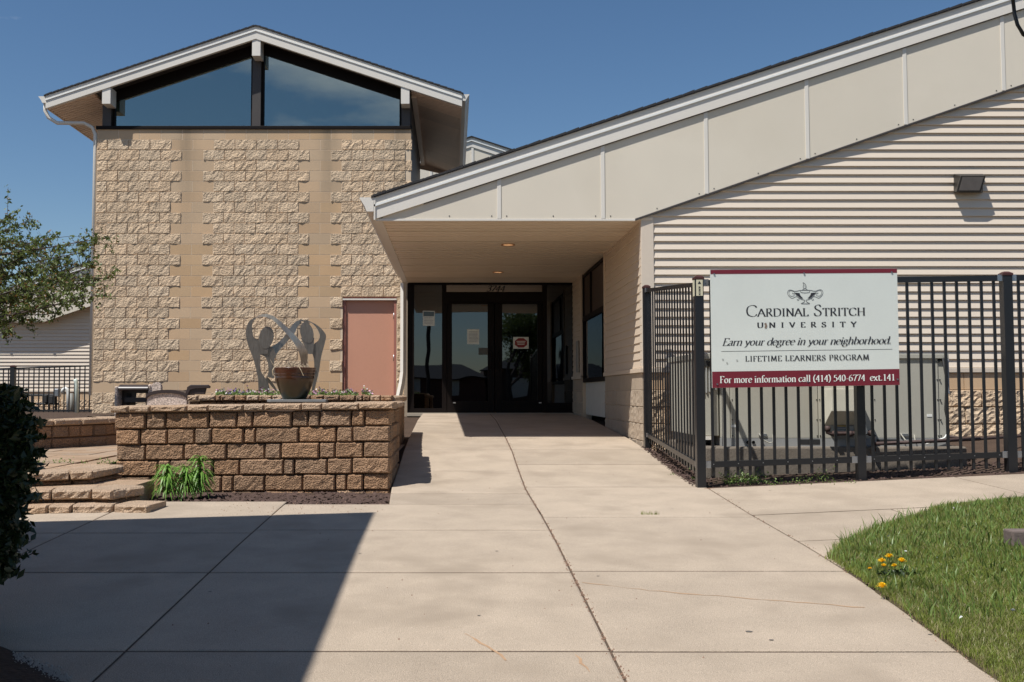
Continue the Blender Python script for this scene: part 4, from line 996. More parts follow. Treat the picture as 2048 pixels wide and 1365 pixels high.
# open side box at the right
MB().box(au(1893), au(1905), YA + .05, YA + .09, av(788), av(708)).obj('control_box', ACB, ac, bev=.003)
MB().box(au(1893), au(1897), YA + .05, YA + .5, av(870), av(712)).obj('end_panel', ACC, ac)
MB().tube([(au(1886), YA - .01, av(712)), (au(1891), YA - .03, av(760)), (au(1888), YA - .02, av(820)), (au(1893), YA - .02, av(850))], .010, 6).obj('conduit', ACD, ac, smooth=True)
MB().tube([(au(1892), YA - .02, av(866)), (au(1884), YA - .03, av(876)), (au(1866), YA - .03, av(882)), (au(1848), YA - .03, av(888))], .008, 6).obj('drain_hose', WHITE, ac, smooth=True)
# gas pipe
PIPE = M('rusty_pipe', (.06, .035, .03), .7, .3, 20)
pp = lambda u, v, y=YA - .12: P(u, v, y)
gp = thing('gas_pipe', 'dark rusty gas pipe with valve along the front of the air conditioner', 'pipe', pp(1700, 868))
MB().tube([pp(1655, 852), pp(1655, 866), pp(1662, 868), pp(1738, 866), pp(1746, 870), pp(1748, 903)], .020, 8).obj('pipe', PIPE, gp, smooth=True)
MB().tube([pp(1752, 888), pp(1900, 881), pp(1960, 878)], .018, 8).obj('pipe', PIPE, gp, smooth=True)
MB().tube([pp(1895, 873, YA), pp(1935, 880, YA), pp(1990, 876, 10.4), pp(2048, 872, 10.8), pp(2300, 870, 10.8)], .016, 8).obj('pipe', PIPE, gp, smooth=True)
for u, v in ((1655, 858), (1670, 868), (1700, 868), (1742, 867)): MB().tube([pp(u - 4, v), pp(u + 4, v)], .030, 10).obj('pipe_fitting', PIPE, gp, smooth=True)
q = pp(1724, 862); MB().tube([q + Vector((0, -.03, 0)), q + Vector((0, .04, 0))], .045, 12).obj('gas_regulator', STEEL, gp); 
MB().box(q.x - .03, q.x + .03, q.y - .03, q.y + .02, q.z + .02, q.z + .09).obj('valve', M('grey_cast', (.14, .15, .16), .6), gp, bev=.005)

# ================================================================== FLOODLIGHT
fl = thing('floodlight', 'bronze wall floodlight mounted high on the beige siding', 'wall lamp', P(1938, 375, YW - .02))
k_ = lambda u, v, d: P(u, v, YW - .02 - d)
BRZ = M('bronze_case', (.03, .026, .022), .5)
a, b, c, d = k_(1907, 348, .0), k_(1966, 348, .0), k_(1966, 386, 0), k_(1907, 386, 0)
a2, b2, c2, d2 = k_(1922, 352, .17), k_(1972, 352, .17), k_(1962, 384, .13), k_(1913, 384, .13)
MB().add([a, b, c, d, a2, b2, c2, d2], [(0, 1, 2, 3), (4, 7, 6, 5), (0, 4, 5, 1), (1, 5, 6, 2), (2, 6, 7, 3), (3, 7, 4, 0)]).obj('housing', BRZ, fl, bev=.006)
ins = lambda p_, q_, t: p_ + (q_ - p_) * t
ctr = (a2 + b2 + c2 + d2) / 4; lens = [ins(p_, ctr, .16) + Vector((0, -.004, 0)) for p_ in (a2, b2, c2, d2)]
MB().prism(lens, (0, .003, 0)).obj('lens', M('lamp_glass', (.17, .15, .135), .25, .15, 15), fl)
# cable, top right
cb = MB().tube([(-1.3, -16, 8.2), (.2, -8, 6.6), (1.8, -2, 5.6), (2.9, 2.5, 4.9), (3.3, 4.6, 4.45), P(2012, -70, 5.6), P(2022, -25, 5.9), P(2026, 0, 6), P(2029, 28, 6), P(2035, 50, 6), P(2047, 70, 6), P(2090, 95, 6.3), P(2300, 60, 8), P(2600, -40, 11.5)], .011, 8).obj('cable', M('cable_black', (.008, .008, .008), .5), None, smooth=True)
tag(cb, 'thick black cable hanging in a curve at the upper right', 'cable')
# ================================================================== RETAINING-WALL PLANTERS
def hitz(u, v, Z):
    a, c, d = ray(u, v); t = (Z - EZ) / d
    return Vector((a * t, c * t, Z))
ZPAT = EZ - .646
pl = thing('front_planter', 'long brown retaining wall planter topped with the glazed pot', 'planter', (-1.7, 9.3, ZPAT - .25))
def Yp(u): return 8.98 + (781 - u) / 550 * .12
def rowz(u, l, r): return P(u, l + (r - l) * (u - 231) / 550, Yp(u)).z
def zb7(x): return x / 3.2 + 200
_bc = [0]
def wblock(parent, p0, p1, z0, z1, m=WBLK, depth=.2, amp=.0045, proud=.014, edge=.013, name='wall_block', rnd=.009, gap=.009):
    """one rough-faced block whose face runs from p0 to p1 (x,y); faces the right-hand side"""
    _bc[0] += 1
    d = Vector((p1[0] - p0[0], p1[1] - p0[1])); L_ = d.length
    me = roughbox(L_ - gap, depth, z1 - z0 - .006, m, amp=amp, nx=max(4, int(L_ / .035)), nz=max(3, int((z1 - z0) / .03)), seed=_bc[0], edge=edge, proud=proud, round_=rnd, name=name)
    o = link(name, me, parent); o.location = (p0[0], p0[1], z0 + .003); o.rotation_euler = (random.uniform(-.008, .008), random.uniform(-.006, .006), math.atan2(d.y, d.x) + random.uniform(-.015, .015))
    return o
rows = [((826.6, 819.4), (859.4, 851.6), [97, 300, 425, 700, 880, 982, 1230, 1335, 1410, 1612, 1697, 1862]),
        ((859.4, 851.6), (890.6, 883.4), [105, 262, 436, 612, 718, 925, 1000, 1275, 1518, 1622, 1860]),
        ((890.6, 883.4), (922.5, 915.3), [108, 297, 545, 815, 1060, 1165, 1408, 1510, 1690, 1860]),
        ((922.5, 915.3), (953.8, 947.5), [108, 380, 455, 730, 900, 1182, 1250, 1460, 1620, 1860]),
        ((953.8, 947.5), (986, 980.3), [110, 332, 420, 600, 785, 860, 1062, 1305, 1512, 1585, 1690, 1858]),
        ((986, 980.3), (1014, 1012), [110, 340, 560, 780, 1065, 1310, 1520, 1700, 1858])]
xr = P(781, 860, Yp(781)).x; xl = P(231, 860, Yp(231)).x
for (a, b, xs_) in rows:
    for x0, x1 in zip(xs_[:-1], xs_[1:]):
        u0, u1 = zb7(x0), zb7(x1); um = (u0 + u1) / 2
        z1, z0 = rowz(um, a[0], a[1]), rowz(um, b[0], b[1])
        q0, q1 = P(u0, 860, Yp(u0)), P(u1, 860, Yp(u1))
        j = random.uniform(-.012, .012)
        wblock(pl, (q0.x, q0.y + j), (q1.x, q1.y + j), z0, z1)
    zr1, zr0 = rowz(781, a[0], a[1]), rowz(781, b[0], b[1]); y = Yp(781) + .02; k_ = .0
    while y < 10.35:
        L_ = random.choice((.3, .2, .36, .26)); y1 = min(y + L_, 10.4)
        if y1 - y > .08: wblock(pl, (xr - .012 + k_, y), (xr - .012 + k_, y1), zr0, zr1)
        y = y1
caps = [75, 190, 330, 565, 700, 925, 1057, 1295, 1425, 1660, 1885]
for x0, x1 in zip(caps[:-1], caps[1:]):
    u0, u1 = zb7(x0), zb7(x1); um = (u0 + u1) / 2
    z1, z0 = rowz(um, 812.5, 804.4), rowz(um, 826.6, 819.4)
    q0, q1 = P(u0, 815, Yp(u0)), P(u1, 815, Yp(u1))
    wblock(pl, (q0.x, q0.y - .035), (q1.x, q1.y - .035), z0, z1, WTOP, .30, name='cap_block')
zc1, zc0 = rowz(781, 812.5, 804.4), rowz(781, 826.6, 819.4)
y = Yp(781) + .27
while y < 10.5:
    wblock(pl, (xr + .03, y), (xr + .03, y + .33), zc0 - .001, zc1 - .001, WTOP, .30, name='cap_block'); y += .34
core = MB().prism([(xl + .02, Yp(231) + .045, ZPAT - .3), (xr - .06, Yp(781) + .045, ZPAT - .3), (xr - .06, 10.5, ZPAT - .3), (xl + .02, 10.5, ZPAT - .3)], (0, 0, rowz(500, 819, 819) - ZPAT + .27)).obj('fill', SOIL, pl)
def ztop(x, y): return rowz(231 + (x - xl) / (xr - xl) * 550, 812.5, 804.4)
# inner course of flat caps behind the front edge
for u0 in range(240, 780, 52):
    z1 = ztop(P(u0, 800, 9.4).x, 0) + .004; q0, q1 = P(u0, 800, 9.30), P(min(u0 + 52, 775), 800, 9.30)
    wblock(pl, (q0.x, 9.29), (q1.x, 9.29), z1 - .07, z1, WTOP, .3, name='cap_block', rnd=.004, amp=.004, proud=.004)
# rear tier
rt = thing('rear_planter', 'low rear planter tier holding flowers and the metal sculpture', 'planter', (-1.6, 10.6, ZPAT))
YT2 = 10.25
ua = 375; us = [375, 397, 432, 442, 470, 493, 519, 545, 590, 622, 648, 680, 712, 726, 741, 762, 785]
for u0, u1 in zip(us[:-1], us[1:]):
    z1, z0 = P(u0, 790.6, YT2).z, P(u0, 802.5, YT2).z; q0, q1 = P(u0, 795, YT2), P(u1, 795, YT2)
    wblock(rt, (q0.x, YT2), (q1.x, YT2), z0, z1, WTOP if u0 % 2 else WBLK, .3, name='cap_block', amp=.006, proud=.012, rnd=.004)
    wblock(rt, (q0.x, YT2 + .05), (q1.x, YT2 + .05), z0 - .15, z0, WBLK, .2, amp=.006, proud=.012)
zt2 = P(600, 791, YT2).z
rtb = MB().box(P(375, 795, YT2).x + .06, P(785, 795, YT2).x - .06, YT2 + .28, 13.2, ZPAT, zt2 - .02).obj('fill', SOIL, rt)
for y in np.arange(YT2 + .30, 13.1, .33):
    wblock(rt, (P(785, 795, YT2).x - .0, y), (P(785, 795, YT2).x - .0, y + .33), zt2 - .09, zt2 - .01, WTOP, .3, name='cap_block')
    wblock(rt, (P(785, 795, YT2).x - .03, y), (P(785, 795, YT2).x - .03, y + .33), ZPAT - .05, zt2 - .095, WBLK, .2)

# steps
st = thing('garden_steps', 'three low curved steps of tan rough blocks at the left', 'steps', (-3, 7.7, gz(-3, 7.5)))
def stepcourse(us, v, Z, h, last, under=.035, wob=0):
    pts = [hitz(u, vv, Z) for u, vv in zip(us, v)]
    for i, (a, b) in enumerate(zip(pts[:-1], pts[1:])):
        wblock(st, (a.x, a.y), (b.x, b.y), Z - h, Z, WTOP, .32, name='cap_block', amp=.008, proud=.014, rnd=.010)
        if under: wblock(st, (a.x, a.y + .05), (b.x, b.y + .05), Z - h - under - .012, Z - h - .003, WBLK, .3)
    if last:
        a = pts[-1]; b = hitz(*last, Z); wblock(st, (a.x - .02, a.y + .01), (b.x, b.y), Z - h, Z, WTOP, .30, name='cap_block', amp=.008, proud=.014, rnd=.01)
        if under: wblock(st, (a.x - .04, a.y + .03), (b.x - .03, b.y), Z - h - under - .01, Z - h - .003, WBLK, .26)
    return pts
z1s, z2s, z3s = EZ - .858, EZ - .757, EZ - .646
stepcourse([-120, -60, -10, 36, 97, 145, 228, 300], [1016, 1015, 1014, 1012, 1011, 1010, 1009, 1010], z1s, .075, None, 0)
stepcourse([-120, -60, 0, 40, 61, 104, 183, 227], [990, 987, 984, 982, 981, 980, 979, 980], z2s, .082, (290, 971))
stepcourse([-120, -60, 0, 65, 141, 188], [952, 950, 948, 945.5, 942.5, 941], z3s, .078, (249, 929))
MB().box(-7, -2.62, 7.58, 8.3, z1s - .2, z1s - .012).obj('fill', SOIL, st); MB().box(-7, -2.6, 7.86, 8.6, z1s - .1, z2s - .004).obj('tread', WTOP, st)
MB().box(-7, -3.10, 8.2, 9.0, z1s - .1, z3s - .006).obj('tread', WTOP, st)
# patio pavers
pav = bpy.data.objects.new('patio', None); COL.objects.link(pav); pav['kind'] = 'structure'
sheet('patio_base', [-14, -8, -5, -3.2], [9.0, 10.6], lambda x, y: ZPAT - .012, PAVE, pav)
sheet('patio_base', [-14, -8, -5, -2.6, -.6], [10.6, 11, 14, 18.66, 19, 23], lambda x, y: (ZPAT - .012) if y < 18.67 else ZPAT - .012, PAVE, pav)
sheet('patio_base', [-14, -8, -5, -3.06], [8.3, 9.0], lambda x, y: ZPAT - .012, PAVE, pav)
pm = MB().box(0, .292, 0, .292, -.04, 0).mesh('paver', PAVE)
for i in range(8):
    for j in range(16):
        x = -5.25 + i * .3 + .03 * (j % 2) * 0; y = 8.32 + j * .3
        if x > -3.5 and y < 10.4: continue
        link('paver', pm, pav, (x + .0, y, ZPAT + random.uniform(-.002, .003)))
# curved planter at the left
cp = thing('curved_planter', 'shaded brown curved block planter on the patio at left', 'planter', (-5, 11.2, ZPAT))
path = [(-8.2, 10.2), (-7.4, 10.25), (-6.6, 10.35), (-5.9, 10.5), (-5.3, 10.72), (-4.85, 11.0), (-4.6, 11.3), (-4.4, 11.62), (-4.23, 12.0), (-4.2, 12.4), (-4.35, 12.8), (-4.6, 13.1)]
zc_b = EZ - .385
for a, b in zip(path[:-1], path[1:]):
    nn = Vector((b[1] - a[1], a[0] - b[0])).normalized() * .03
    L_ = math.dist(a, b); m2 = ((a[0] + b[0]) / 2, (a[1] + b[1]) / 2)
    wblock(cp, (a[0] + nn.x, a[1] + nn.y), (b[0] + nn.x, b[1] + nn.y), zc_b, zc_b + .075, WTOP, .3, name='cap_block', rnd=.006)
    r_ = random.uniform(.35, .65); mm = (a[0] + (b[0] - a[0]) * r_, a[1] + (b[1] - a[1]) * r_)
    wblock(cp, a, mm, zc_b - .14, zc_b); wblock(cp, mm, b, zc_b - .14, zc_b); wblock(cp, a, b, ZPAT - .02, zc_b - .14)
MB().prism([(x - .12, y + .12, ZPAT) for x, y in path] + [(-8.2, 13.1, ZPAT)], (0, 0, zc_b + .03 - ZPAT)).obj('fill', SOIL, cp)

# ================================================================== POT, SLAB, SCULPTURE
zs = ztop(P(590, 797, 9.4).x, 0) + .006
fs = MB().prism([P(540, 800, 9.32).xy.to_3d() + Vector((0, 0, zs)), P(652, 800, 9.30).xy.to_3d() + Vector((0, 0, zs)), P(656, 800, 9.62).xy.to_3d() + Vector((0, 0, zs)), P(534, 800, 9.62).xy.to_3d() + Vector((0, 0, zs))], (0, 0, .028)).obj('stone_slab', M('bluestone', (.17, .175, .175), .8, .15, 8), bev=.006)
tag(fs, 'thin grey stone slab lying under the glazed pot', 'stone slab')
GLZ = bpy.data.materials.new('pot_glaze'); GLZ.use_nodes = True; t = GLZ.node_tree; b = t.nodes['Principled BSDF']; b.inputs['Roughness'].default_value = .28; b.inputs['Coat Weight'].default_value = .3
tcx = t.nodes.new('ShaderNodeTexCoord'); sp = t.nodes.new('ShaderNodeSeparateXYZ'); nn_ = t.nodes.new('ShaderNodeTexNoise'); nn_.inputs['Scale'].default_value = 9; mm_ = t.nodes.new('ShaderNodeMath'); mm_.operation = 'MULTIPLY_ADD'; mm_.inputs[1].default_value = .12
cr = t.nodes.new('ShaderNodeValToRGB'); e = cr.color_ramp.elements; e[0].position = .08; e[0].color = (.012, .018, .006, 1); e[1].position = .33; e[1].color = (.07, .018, .006, 1)
x_ = cr.color_ramp.elements.new(.2); x_.color = (.030, .019, .006, 1)
t.links.new(tcx.outputs['Object'], sp.inputs[0]); t.links.new(tcx.outputs['Object'], nn_.inputs['Vector']); t.links.new(nn_.outputs['Fac'], mm_.inputs[0]); t.links.new(sp.outputs['Z'], mm_.inputs[2]); t.links.new(mm_.outputs[0], cr.inputs['Fac']); t.links.new(cr.outputs[0], b.inputs['Base Color'])
pc = P(589, 797, 9.46); ph = P(589, 736, 9.46).z - zs - .028
pot = thing('glazed_pot', 'brown and green glazed ceramic pot of dead stems on planter', 'pot', (pc.x, 9.46, zs + .028))
prof = [(.001, .004), (.108, 0), (.116, .01), (.118, .02), (.142, .07), (.166, .13), (.184, .19), (.190, .215), (.186, .222), (.190, .232), (.194, .24), (.189, .248), (.194, .258), (.196, .268), (.198, ph - .012), (.202, ph - .006), (.200, ph), (.185, ph), (.182, ph - .03), (.001, ph - .04)]
me = MB().lathe(prof, (0, 0, 0), 40).mesh('pot_body', GLZ, True); link('pot_body', me, pot, (pc.x, 9.46, zs + .028))
DRY = M('dry_stem', (.42, .33, .22), .9, .3, 20)
mb = MB()
for i in range(90):
    a = random.uniform(0, 6.28); r_ = random.uniform(0, .17); q = Vector((pc.x + r_ * math.cos(a), 9.46 + r_ * math.sin(a), zs + .028 + ph - .04)); h = random.uniform(.03, .09)
    dr = Vector((random.uniform(-.06, .06), random.uniform(-.06, .06), h)); mb.tube([q, q + dr * .6, q + dr + Vector((random.uniform(-.03, .03), 0, random.uniform(-.02, .01)))], .0022, 4, False)
q = P(541, 720, 9.4); mb.tube([P(553, 738, 9.4), P(545, 728, 9.4), q], .003, 5); mb.tube([P(596, 731, 9.27), P(602, 741, 9.25), P(607, 752, 9.25)], .004, 5); mb.tube([P(549, 735, 9.4), P(545, 742, 9.3), P(547, 752, 9.3)], .006, 6)
for pts in (((556, 738), (560, 728), (556, 715)), ((578, 738), (577, 724), (583, 712)), ((606, 737), (607, 725)), ((566, 738), (563, 722), (566, 708))): mb.tube([P(u, v, 9.46) for u, v in pts], .0022, 4)
mb.obj('dead_stems', DRY, pot, kind='stuff')
# sculpture of flat cut metal
YS_ = 11.9
zsc = P(530, 786, YS_).z
scp = thing('metal_sculpture', 'brushed metal sculpture of two round-headed figures with joined arms', 'sculpture', (P(570, 780, YS_).x, YS_, zsc))
def S2(x, y, d=0): 
    q = P(480 + x / 6.5, 610 + y / 6.5, YS_ + d); return q
def strip(Lp, Rp, d0=0, d1=None, bow=0, n=8, name='cut_plate'):
    a = crom(Lp, n); b = crom(Rp, n); N = max(len(a), len(b))
    ra = [a[round(i * (len(a) - 1) / (N - 1))] for i in range(N)]; rb = [b[round(i * (len(b) - 1) / (N - 1))] for i in range(N)]
    d1 = d0 if d1 is None else d1; V = []
    for i in range(N):
        t_ = i / (N - 1); d = d0 + (d1 - d0) * t_ - bow * math.sin(math.pi * t_)
        V += [S2(*ra[i], d - .004), S2(*rb[i], d - .004), S2(*rb[i], d + .004), S2(*ra[i], d + .004)]
    Fc = []
    for i in range(N - 1):
        for j in range(4): Fc.append((4 * i + j, 4 * i + (j + 1) % 4, 4 * i + 4 + (j + 1) % 4, 4 * i + 4 + j))
    Fc += [(0, 1, 2, 3), (4 * N - 1, 4 * N - 2, 4 * N - 3, 4 * N - 4)]
    mb = MB(); mb.add(V, Fc); return mb.obj(name, ALUM if bow > .05 else ALUM2, scp)
def disc(cx, cy, rx, ry, tilt, d, name='head_plate'):
    pts = []
    for i in range(36):
        a = i * math.pi / 18; x = rx * math.cos(a); y = ry * math.sin(a); pts.append(S2(cx + x * math.cos(tilt) - y * math.sin(tilt), cy + x * math.sin(tilt) + y * math.cos(tilt), d))
    return MB().prism(pts, (0, .008, 0)).obj(name, ALUM2, scp)
# left figure
strip([(205, 165), (120, 215), (78, 320), (80, 420), (110, 540), (165, 680), (205, 820), (232, 960), (240, 1130)], [(215, 172), (165, 230), (158, 320), (172, 400), (205, 480), (262, 600), (262, 760), (275, 870), (330, 960), (395, 1130)], 0, .0, .0)
strip([(180, 430), (230, 530), (262, 640), (300, 658), (335, 690), (362, 760), (370, 860), (352, 935)], [(400, 545), (430, 560), (470, 650), (452, 700), (446, 740), (440, 800), (448, 900), (440, 960)], .012)
strip([(352, 935), (420, 1010), (495, 1130)], [(345, 945), (385, 1030), (490, 1150)], .018, .05)
strip([(300, 935), (330, 960), (350, 940)], [(300, 1130), (350, 1130), (395, 1130)], .02)
disc(342, 425, 94, 146, .18, -.012); strip([(250, 480), (262, 560), (270, 640)], [(410, 480), (378, 555), (360, 640)], -.002)
strip([(378, 552), (440, 530), (520, 468), (600, 380), (660, 290), (725, 220), (800, 190)], [(445, 720), (470, 650), (560, 540), (640, 450), (710, 370), (745, 290), (795, 240)], .02, .10)
# the broad ribbon arm
strip([(200, 165), (250, 132), (320, 120), (400, 132), (500, 195), (610, 290), (710, 390), (800, 490), (870, 600), (880, 690), (862, 790)], [(205, 178), (260, 160), (330, 160), (420, 195), (520, 290), (610, 385), (690, 480), (745, 570), (775, 650), (790, 730), (795, 800)], -.02, -.03, .10)
# right figure
disc(868, 362, 84, 140, -.26, -.022); strip([(790, 430), (830, 520), (870, 640)], [(965, 430), (962, 520), (950, 640)], -.012)
strip([(800, 205), (860, 200), (930, 225), (1010, 270), (1075, 330), (1118, 400), (1105, 490), (1075, 600), (1050, 710), (1030, 850), (1000, 980), (965, 1130)], [(800, 215), (880, 225), (940, 245), (1000, 310), (1035, 390), (1020, 460), (960, 515), (930, 600), (955, 680), (965, 800), (950, 960), (930, 1130)], .0, .012)
strip([(800, 190), (850, 210), (915, 240)], [(790, 205), (850, 232), (905, 246)], .02)

# ================================================================== BENCHES ON THE PATIO
AGG = M('pebble_aggregate', (.62, .50, .42), .95, .06, 4, 1.1, 45, .8, 90, .01, spec=.2)
MET = M('dark_brown_metal', (.045, .032, .03), .38, .1, 5)
YBN = 13.8
b1 = thing('litter_bench', 'dark perforated metal bench with round-topped pebble concrete ends behind planter', 'bench', (P(275, 800, YBN).x, YBN, ZPAT))
def archpanel(mb, u0, u1, vtop, y, th, z0, vside=None):
    x0, x1 = P(u0, 790, y).x, P(u1, 790, y).x; r_ = (x1 - x0) / 2; zc_ = P(u0, vtop, y).z - r_ * (1 if vside is None else vside); pts = [(x0, y, z0), (x1, y, z0)]
    for i in range(13):
        a = math.pi * i / 12; pts.append(((x0 + x1) / 2 + r_ * math.cos(a), y, zc_ + r_ * math.sin(a) * (1 if vside is None else vside)))
    return mb.prism(pts, (0, th, 0))
archpanel(MB(), 302, 322, 765, YBN - .02, .07, ZPAT).obj('end_panel', AGG, b1)
MB().box(P(297, 790, YBN).x, P(303, 790, YBN).x, YBN - .04, YBN + .25, ZPAT, P(300, 769, YBN).z).obj('end_panel', AGG, b1, bev=.02)
MB().box(P(233, 790, YBN).x, P(239.5, 790, YBN).x, YBN - .10, YBN + .3, ZPAT, P(233, 773, YBN).z).obj('end_panel', AGG, b1, bev=.03)
xa, xb = P(239, 790, YBN).x, P(298, 790, YBN).x; z1 = P(260, 769.5, YBN).z; z2 = P(260, 779, YBN).z
mb = MB(); pf = []
for i in range(9):
    a = math.pi * .55 * i / 8; pf.append((-.10 * math.sin(a) , z2 + (z1 - z2) * math.cos(a)))
mb.prism([(xa, YBN + .12, z1)] + [(xa, YBN + .05 + p_[0] * 1.2, p_[1]) for p_ in pf] + [(xa, YBN + .10, z2)], (xb - xa, 0, 0)).obj('rolled_top', MET, b1)
mb = MB(); zbt = P(260, 812, YBN).z
def pb(a0, a1, v0, v1, nx, nz):
    x0, x1 = P(a0, 790, YBN).x, P(a1, 790, YBN).x; zA, zB = P(260, v1, YBN).z, P(260, v0, YBN).z; t_ = .007
    for i in range(nx + 1): x = x0 + (x1 - x0) * i / nx; mb.box(x - t_, x + t_, YBN + .10, YBN + .11, zA, zB)
    for i in range(nz + 1): z = zA + (zB - zA) * i / nz; mb.box(x0, x1, YBN + .1005, YBN + .1105, z - t_, z + t_)
pb(240, 297, 779, 786, 24, 3); pb(240, 250, 786, 812, 5, 10); pb(258, 267, 786, 795, 4, 4); pb(289, 297, 786, 812, 4, 10)
mb.obj('perforated_panel', MET, b1)
MB().box(P(249, 790, YBN).x, P(258, 790, YBN).x, YBN + .09, YBN + .3, zbt, P(250, 786, YBN).z).obj('inner_box', ACD, b1)
MB().box(P(249, 790, YBN).x, P(291, 790, YBN).x, YBN + .0, YBN + .4, P(250, 805, YBN).z, P(250, 795.5, YBN).z).obj('seat', MET, b1)
YB2 = 12.6
b2 = thing('bench', 'metal bench with low arched pebble concrete end and curled dark back', 'bench', (P(333, 800, YB2).x, YB2, ZPAT))
archpanel(MB(), 294, 373, 786.5, YB2, .10, ZPAT, .30).obj('end_panel', AGG, b2)
mb = MB(); x0, x1 = P(293, 790, YB2).x, P(374, 790, YB2).x; r_ = (x1 - x0) / 2; zc_ = P(294, 786.5, YB2).z - r_ * .30
pts = [((x0 + x1) / 2 + r_ * 1.02 * math.cos(math.pi * i / 14), YB2, zc_ + r_ * .30 * math.sin(math.pi * i / 14)) for i in range(15)]
pts2 = [(p_[0], p_[1], p_[2] + .042) for p_ in pts]
for i in range(14): mb.prism([pts[i], pts[i + 1], pts2[i + 1], pts2[i]], (0, .40, 0))
for o_ in (mb.obj('top_band', MET, b2),): o_.location = (0, -.02, 0)
MB().prism([P(352, 783, YB2 + .3), P(375, 780, YB2 + .3), P(375, 786, YB2 + .3), P(352, 788, YB2 + .3)], (0, .3, 0)).obj('seat', MET, b2)
mb = MB(); q = [P(u, v, YB2) for u, v in ((371, 797), (371, 785), (375, 774), (381, 770), (416, 770), (420, 773), (419, 777), (414, 777), (412, 777), (409, 789), (380, 789))]
mb.prism(q, (0, .05, 0)); mb.obj('back', MET, b2, bev=.006)
MB().prism([P(u, v, YB2 - .02) for u, v in ((374, 775), (381, 771), (417, 771), (419, 776), (390, 777), (380, 780), (374, 792))], (0, .02, 0)).obj('rolled_top', MET, b2)

# ================================================================== PLANTS
LG = leafmat('yucca_green', (.19, .36, .06), .3); LT = leafmat('tree_leaf', (.15, .19, .05), .35); LR = leafmat('bronze_leaf', (.28, .15, .05), .35)
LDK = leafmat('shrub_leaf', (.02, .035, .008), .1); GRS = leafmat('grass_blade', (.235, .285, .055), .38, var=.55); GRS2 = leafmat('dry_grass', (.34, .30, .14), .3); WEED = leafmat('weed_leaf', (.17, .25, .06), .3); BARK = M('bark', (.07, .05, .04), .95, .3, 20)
def leaves(name, C, size, m, parent=None, flat=.0, asp=.45, up=None, **k):
    """one folded leaf (two triangles) per centre"""
    C = np.asarray(C, float); n = len(C); S = rng.uniform(.6, 1.25, n)[:, None] * size
    d = rng.normal(size=(n, 3)); d[:, 2] = d[:, 2] * (1 - flat) - .25; d /= np.linalg.norm(d, axis=1, keepdims=True)
    s = np.cross(d, rng.normal(size=(n, 3))); s /= np.linalg.norm(s, axis=1, keepdims=True); nn = np.cross(d, s)
    v = np.stack([C - d * S * .5, C + s * S * asp * .5 + nn * S * .08, C + d * S * .5, C - s * S * asp * .5 + nn * S * .08], 1)
    b = np.arange(n)[:, None] * 4; f = np.concatenate([b + [[0, 1, 2]], b + [[0, 2, 3]]])
    return npmesh(name, v.reshape(-1, 3), f, m, parent, **k)
# strap-leaved plants at the foot of the planter
for i, (u, v, vb, lab) in enumerate(((334, 936, 1004, 'green strap-leaved plant nearest the steps, at the planter foot'), (371, 937, 1003, 'middle green strap-leaved plant at the foot of the planter'), (400, 920, 985, 'tallest green strap-leaved plant, right of the other two'))):
    Yq = 8.42 + .06 * i; top = P(u, v, Yq); bot = P(u - 2 + i * 2, vb, Yq); zg = gz(bot.x, Yq) - .01
    pt = thing('leafy_plant', lab, 'plant', (bot.x, Yq, zg), 'strap-leaved plants below the planter')
    MB().tube([(bot.x, Yq, zg - .02), (top.x, Yq, top.z - .02)], .008, 6).obj('stem', LG, pt)
    V, Q = [], []
    for j in range(210):
        t_ = random.random() ** .8; h0 = zg + .02 + (top.z - zg) * (1 - t_ * .85)
        a = random.uniform(0, 6.28); L_ = random.uniform(.10, .20) * (1 if t_ > .1 else .8); w_ = random.uniform(.006, .011)
        rise = random.uniform(.2, 1.0) if t_ < .25 else random.uniform(-.1, .5)
        q = Vector((top.x + (bot.x - top.x) * t_, Yq, h0)); dr = Vector((math.cos(a), math.sin(a), rise)).normalized(); side_ = Vector((-math.sin(a), math.cos(a), 0))
        n0 = len(V); K = 5
        for s_ in range(K + 1):
            ww = w_ * (1 - (s_ / K) ** 2 * .95)
            V += [q + side_ * ww, q - side_ * ww]
            q = q + dr * (L_ / K); dr = (dr + Vector((0, 0, -.42))).normalized()
        Q += [(n0 + 2 * s_, n0 + 2 * s_ + 1, n0 + 2 * s_ + 3, n0 + 2 * s_ + 2) for s_ in range(K)]
    npmesh('leaves', [tuple(q) for q in V], Q, LG, pt)
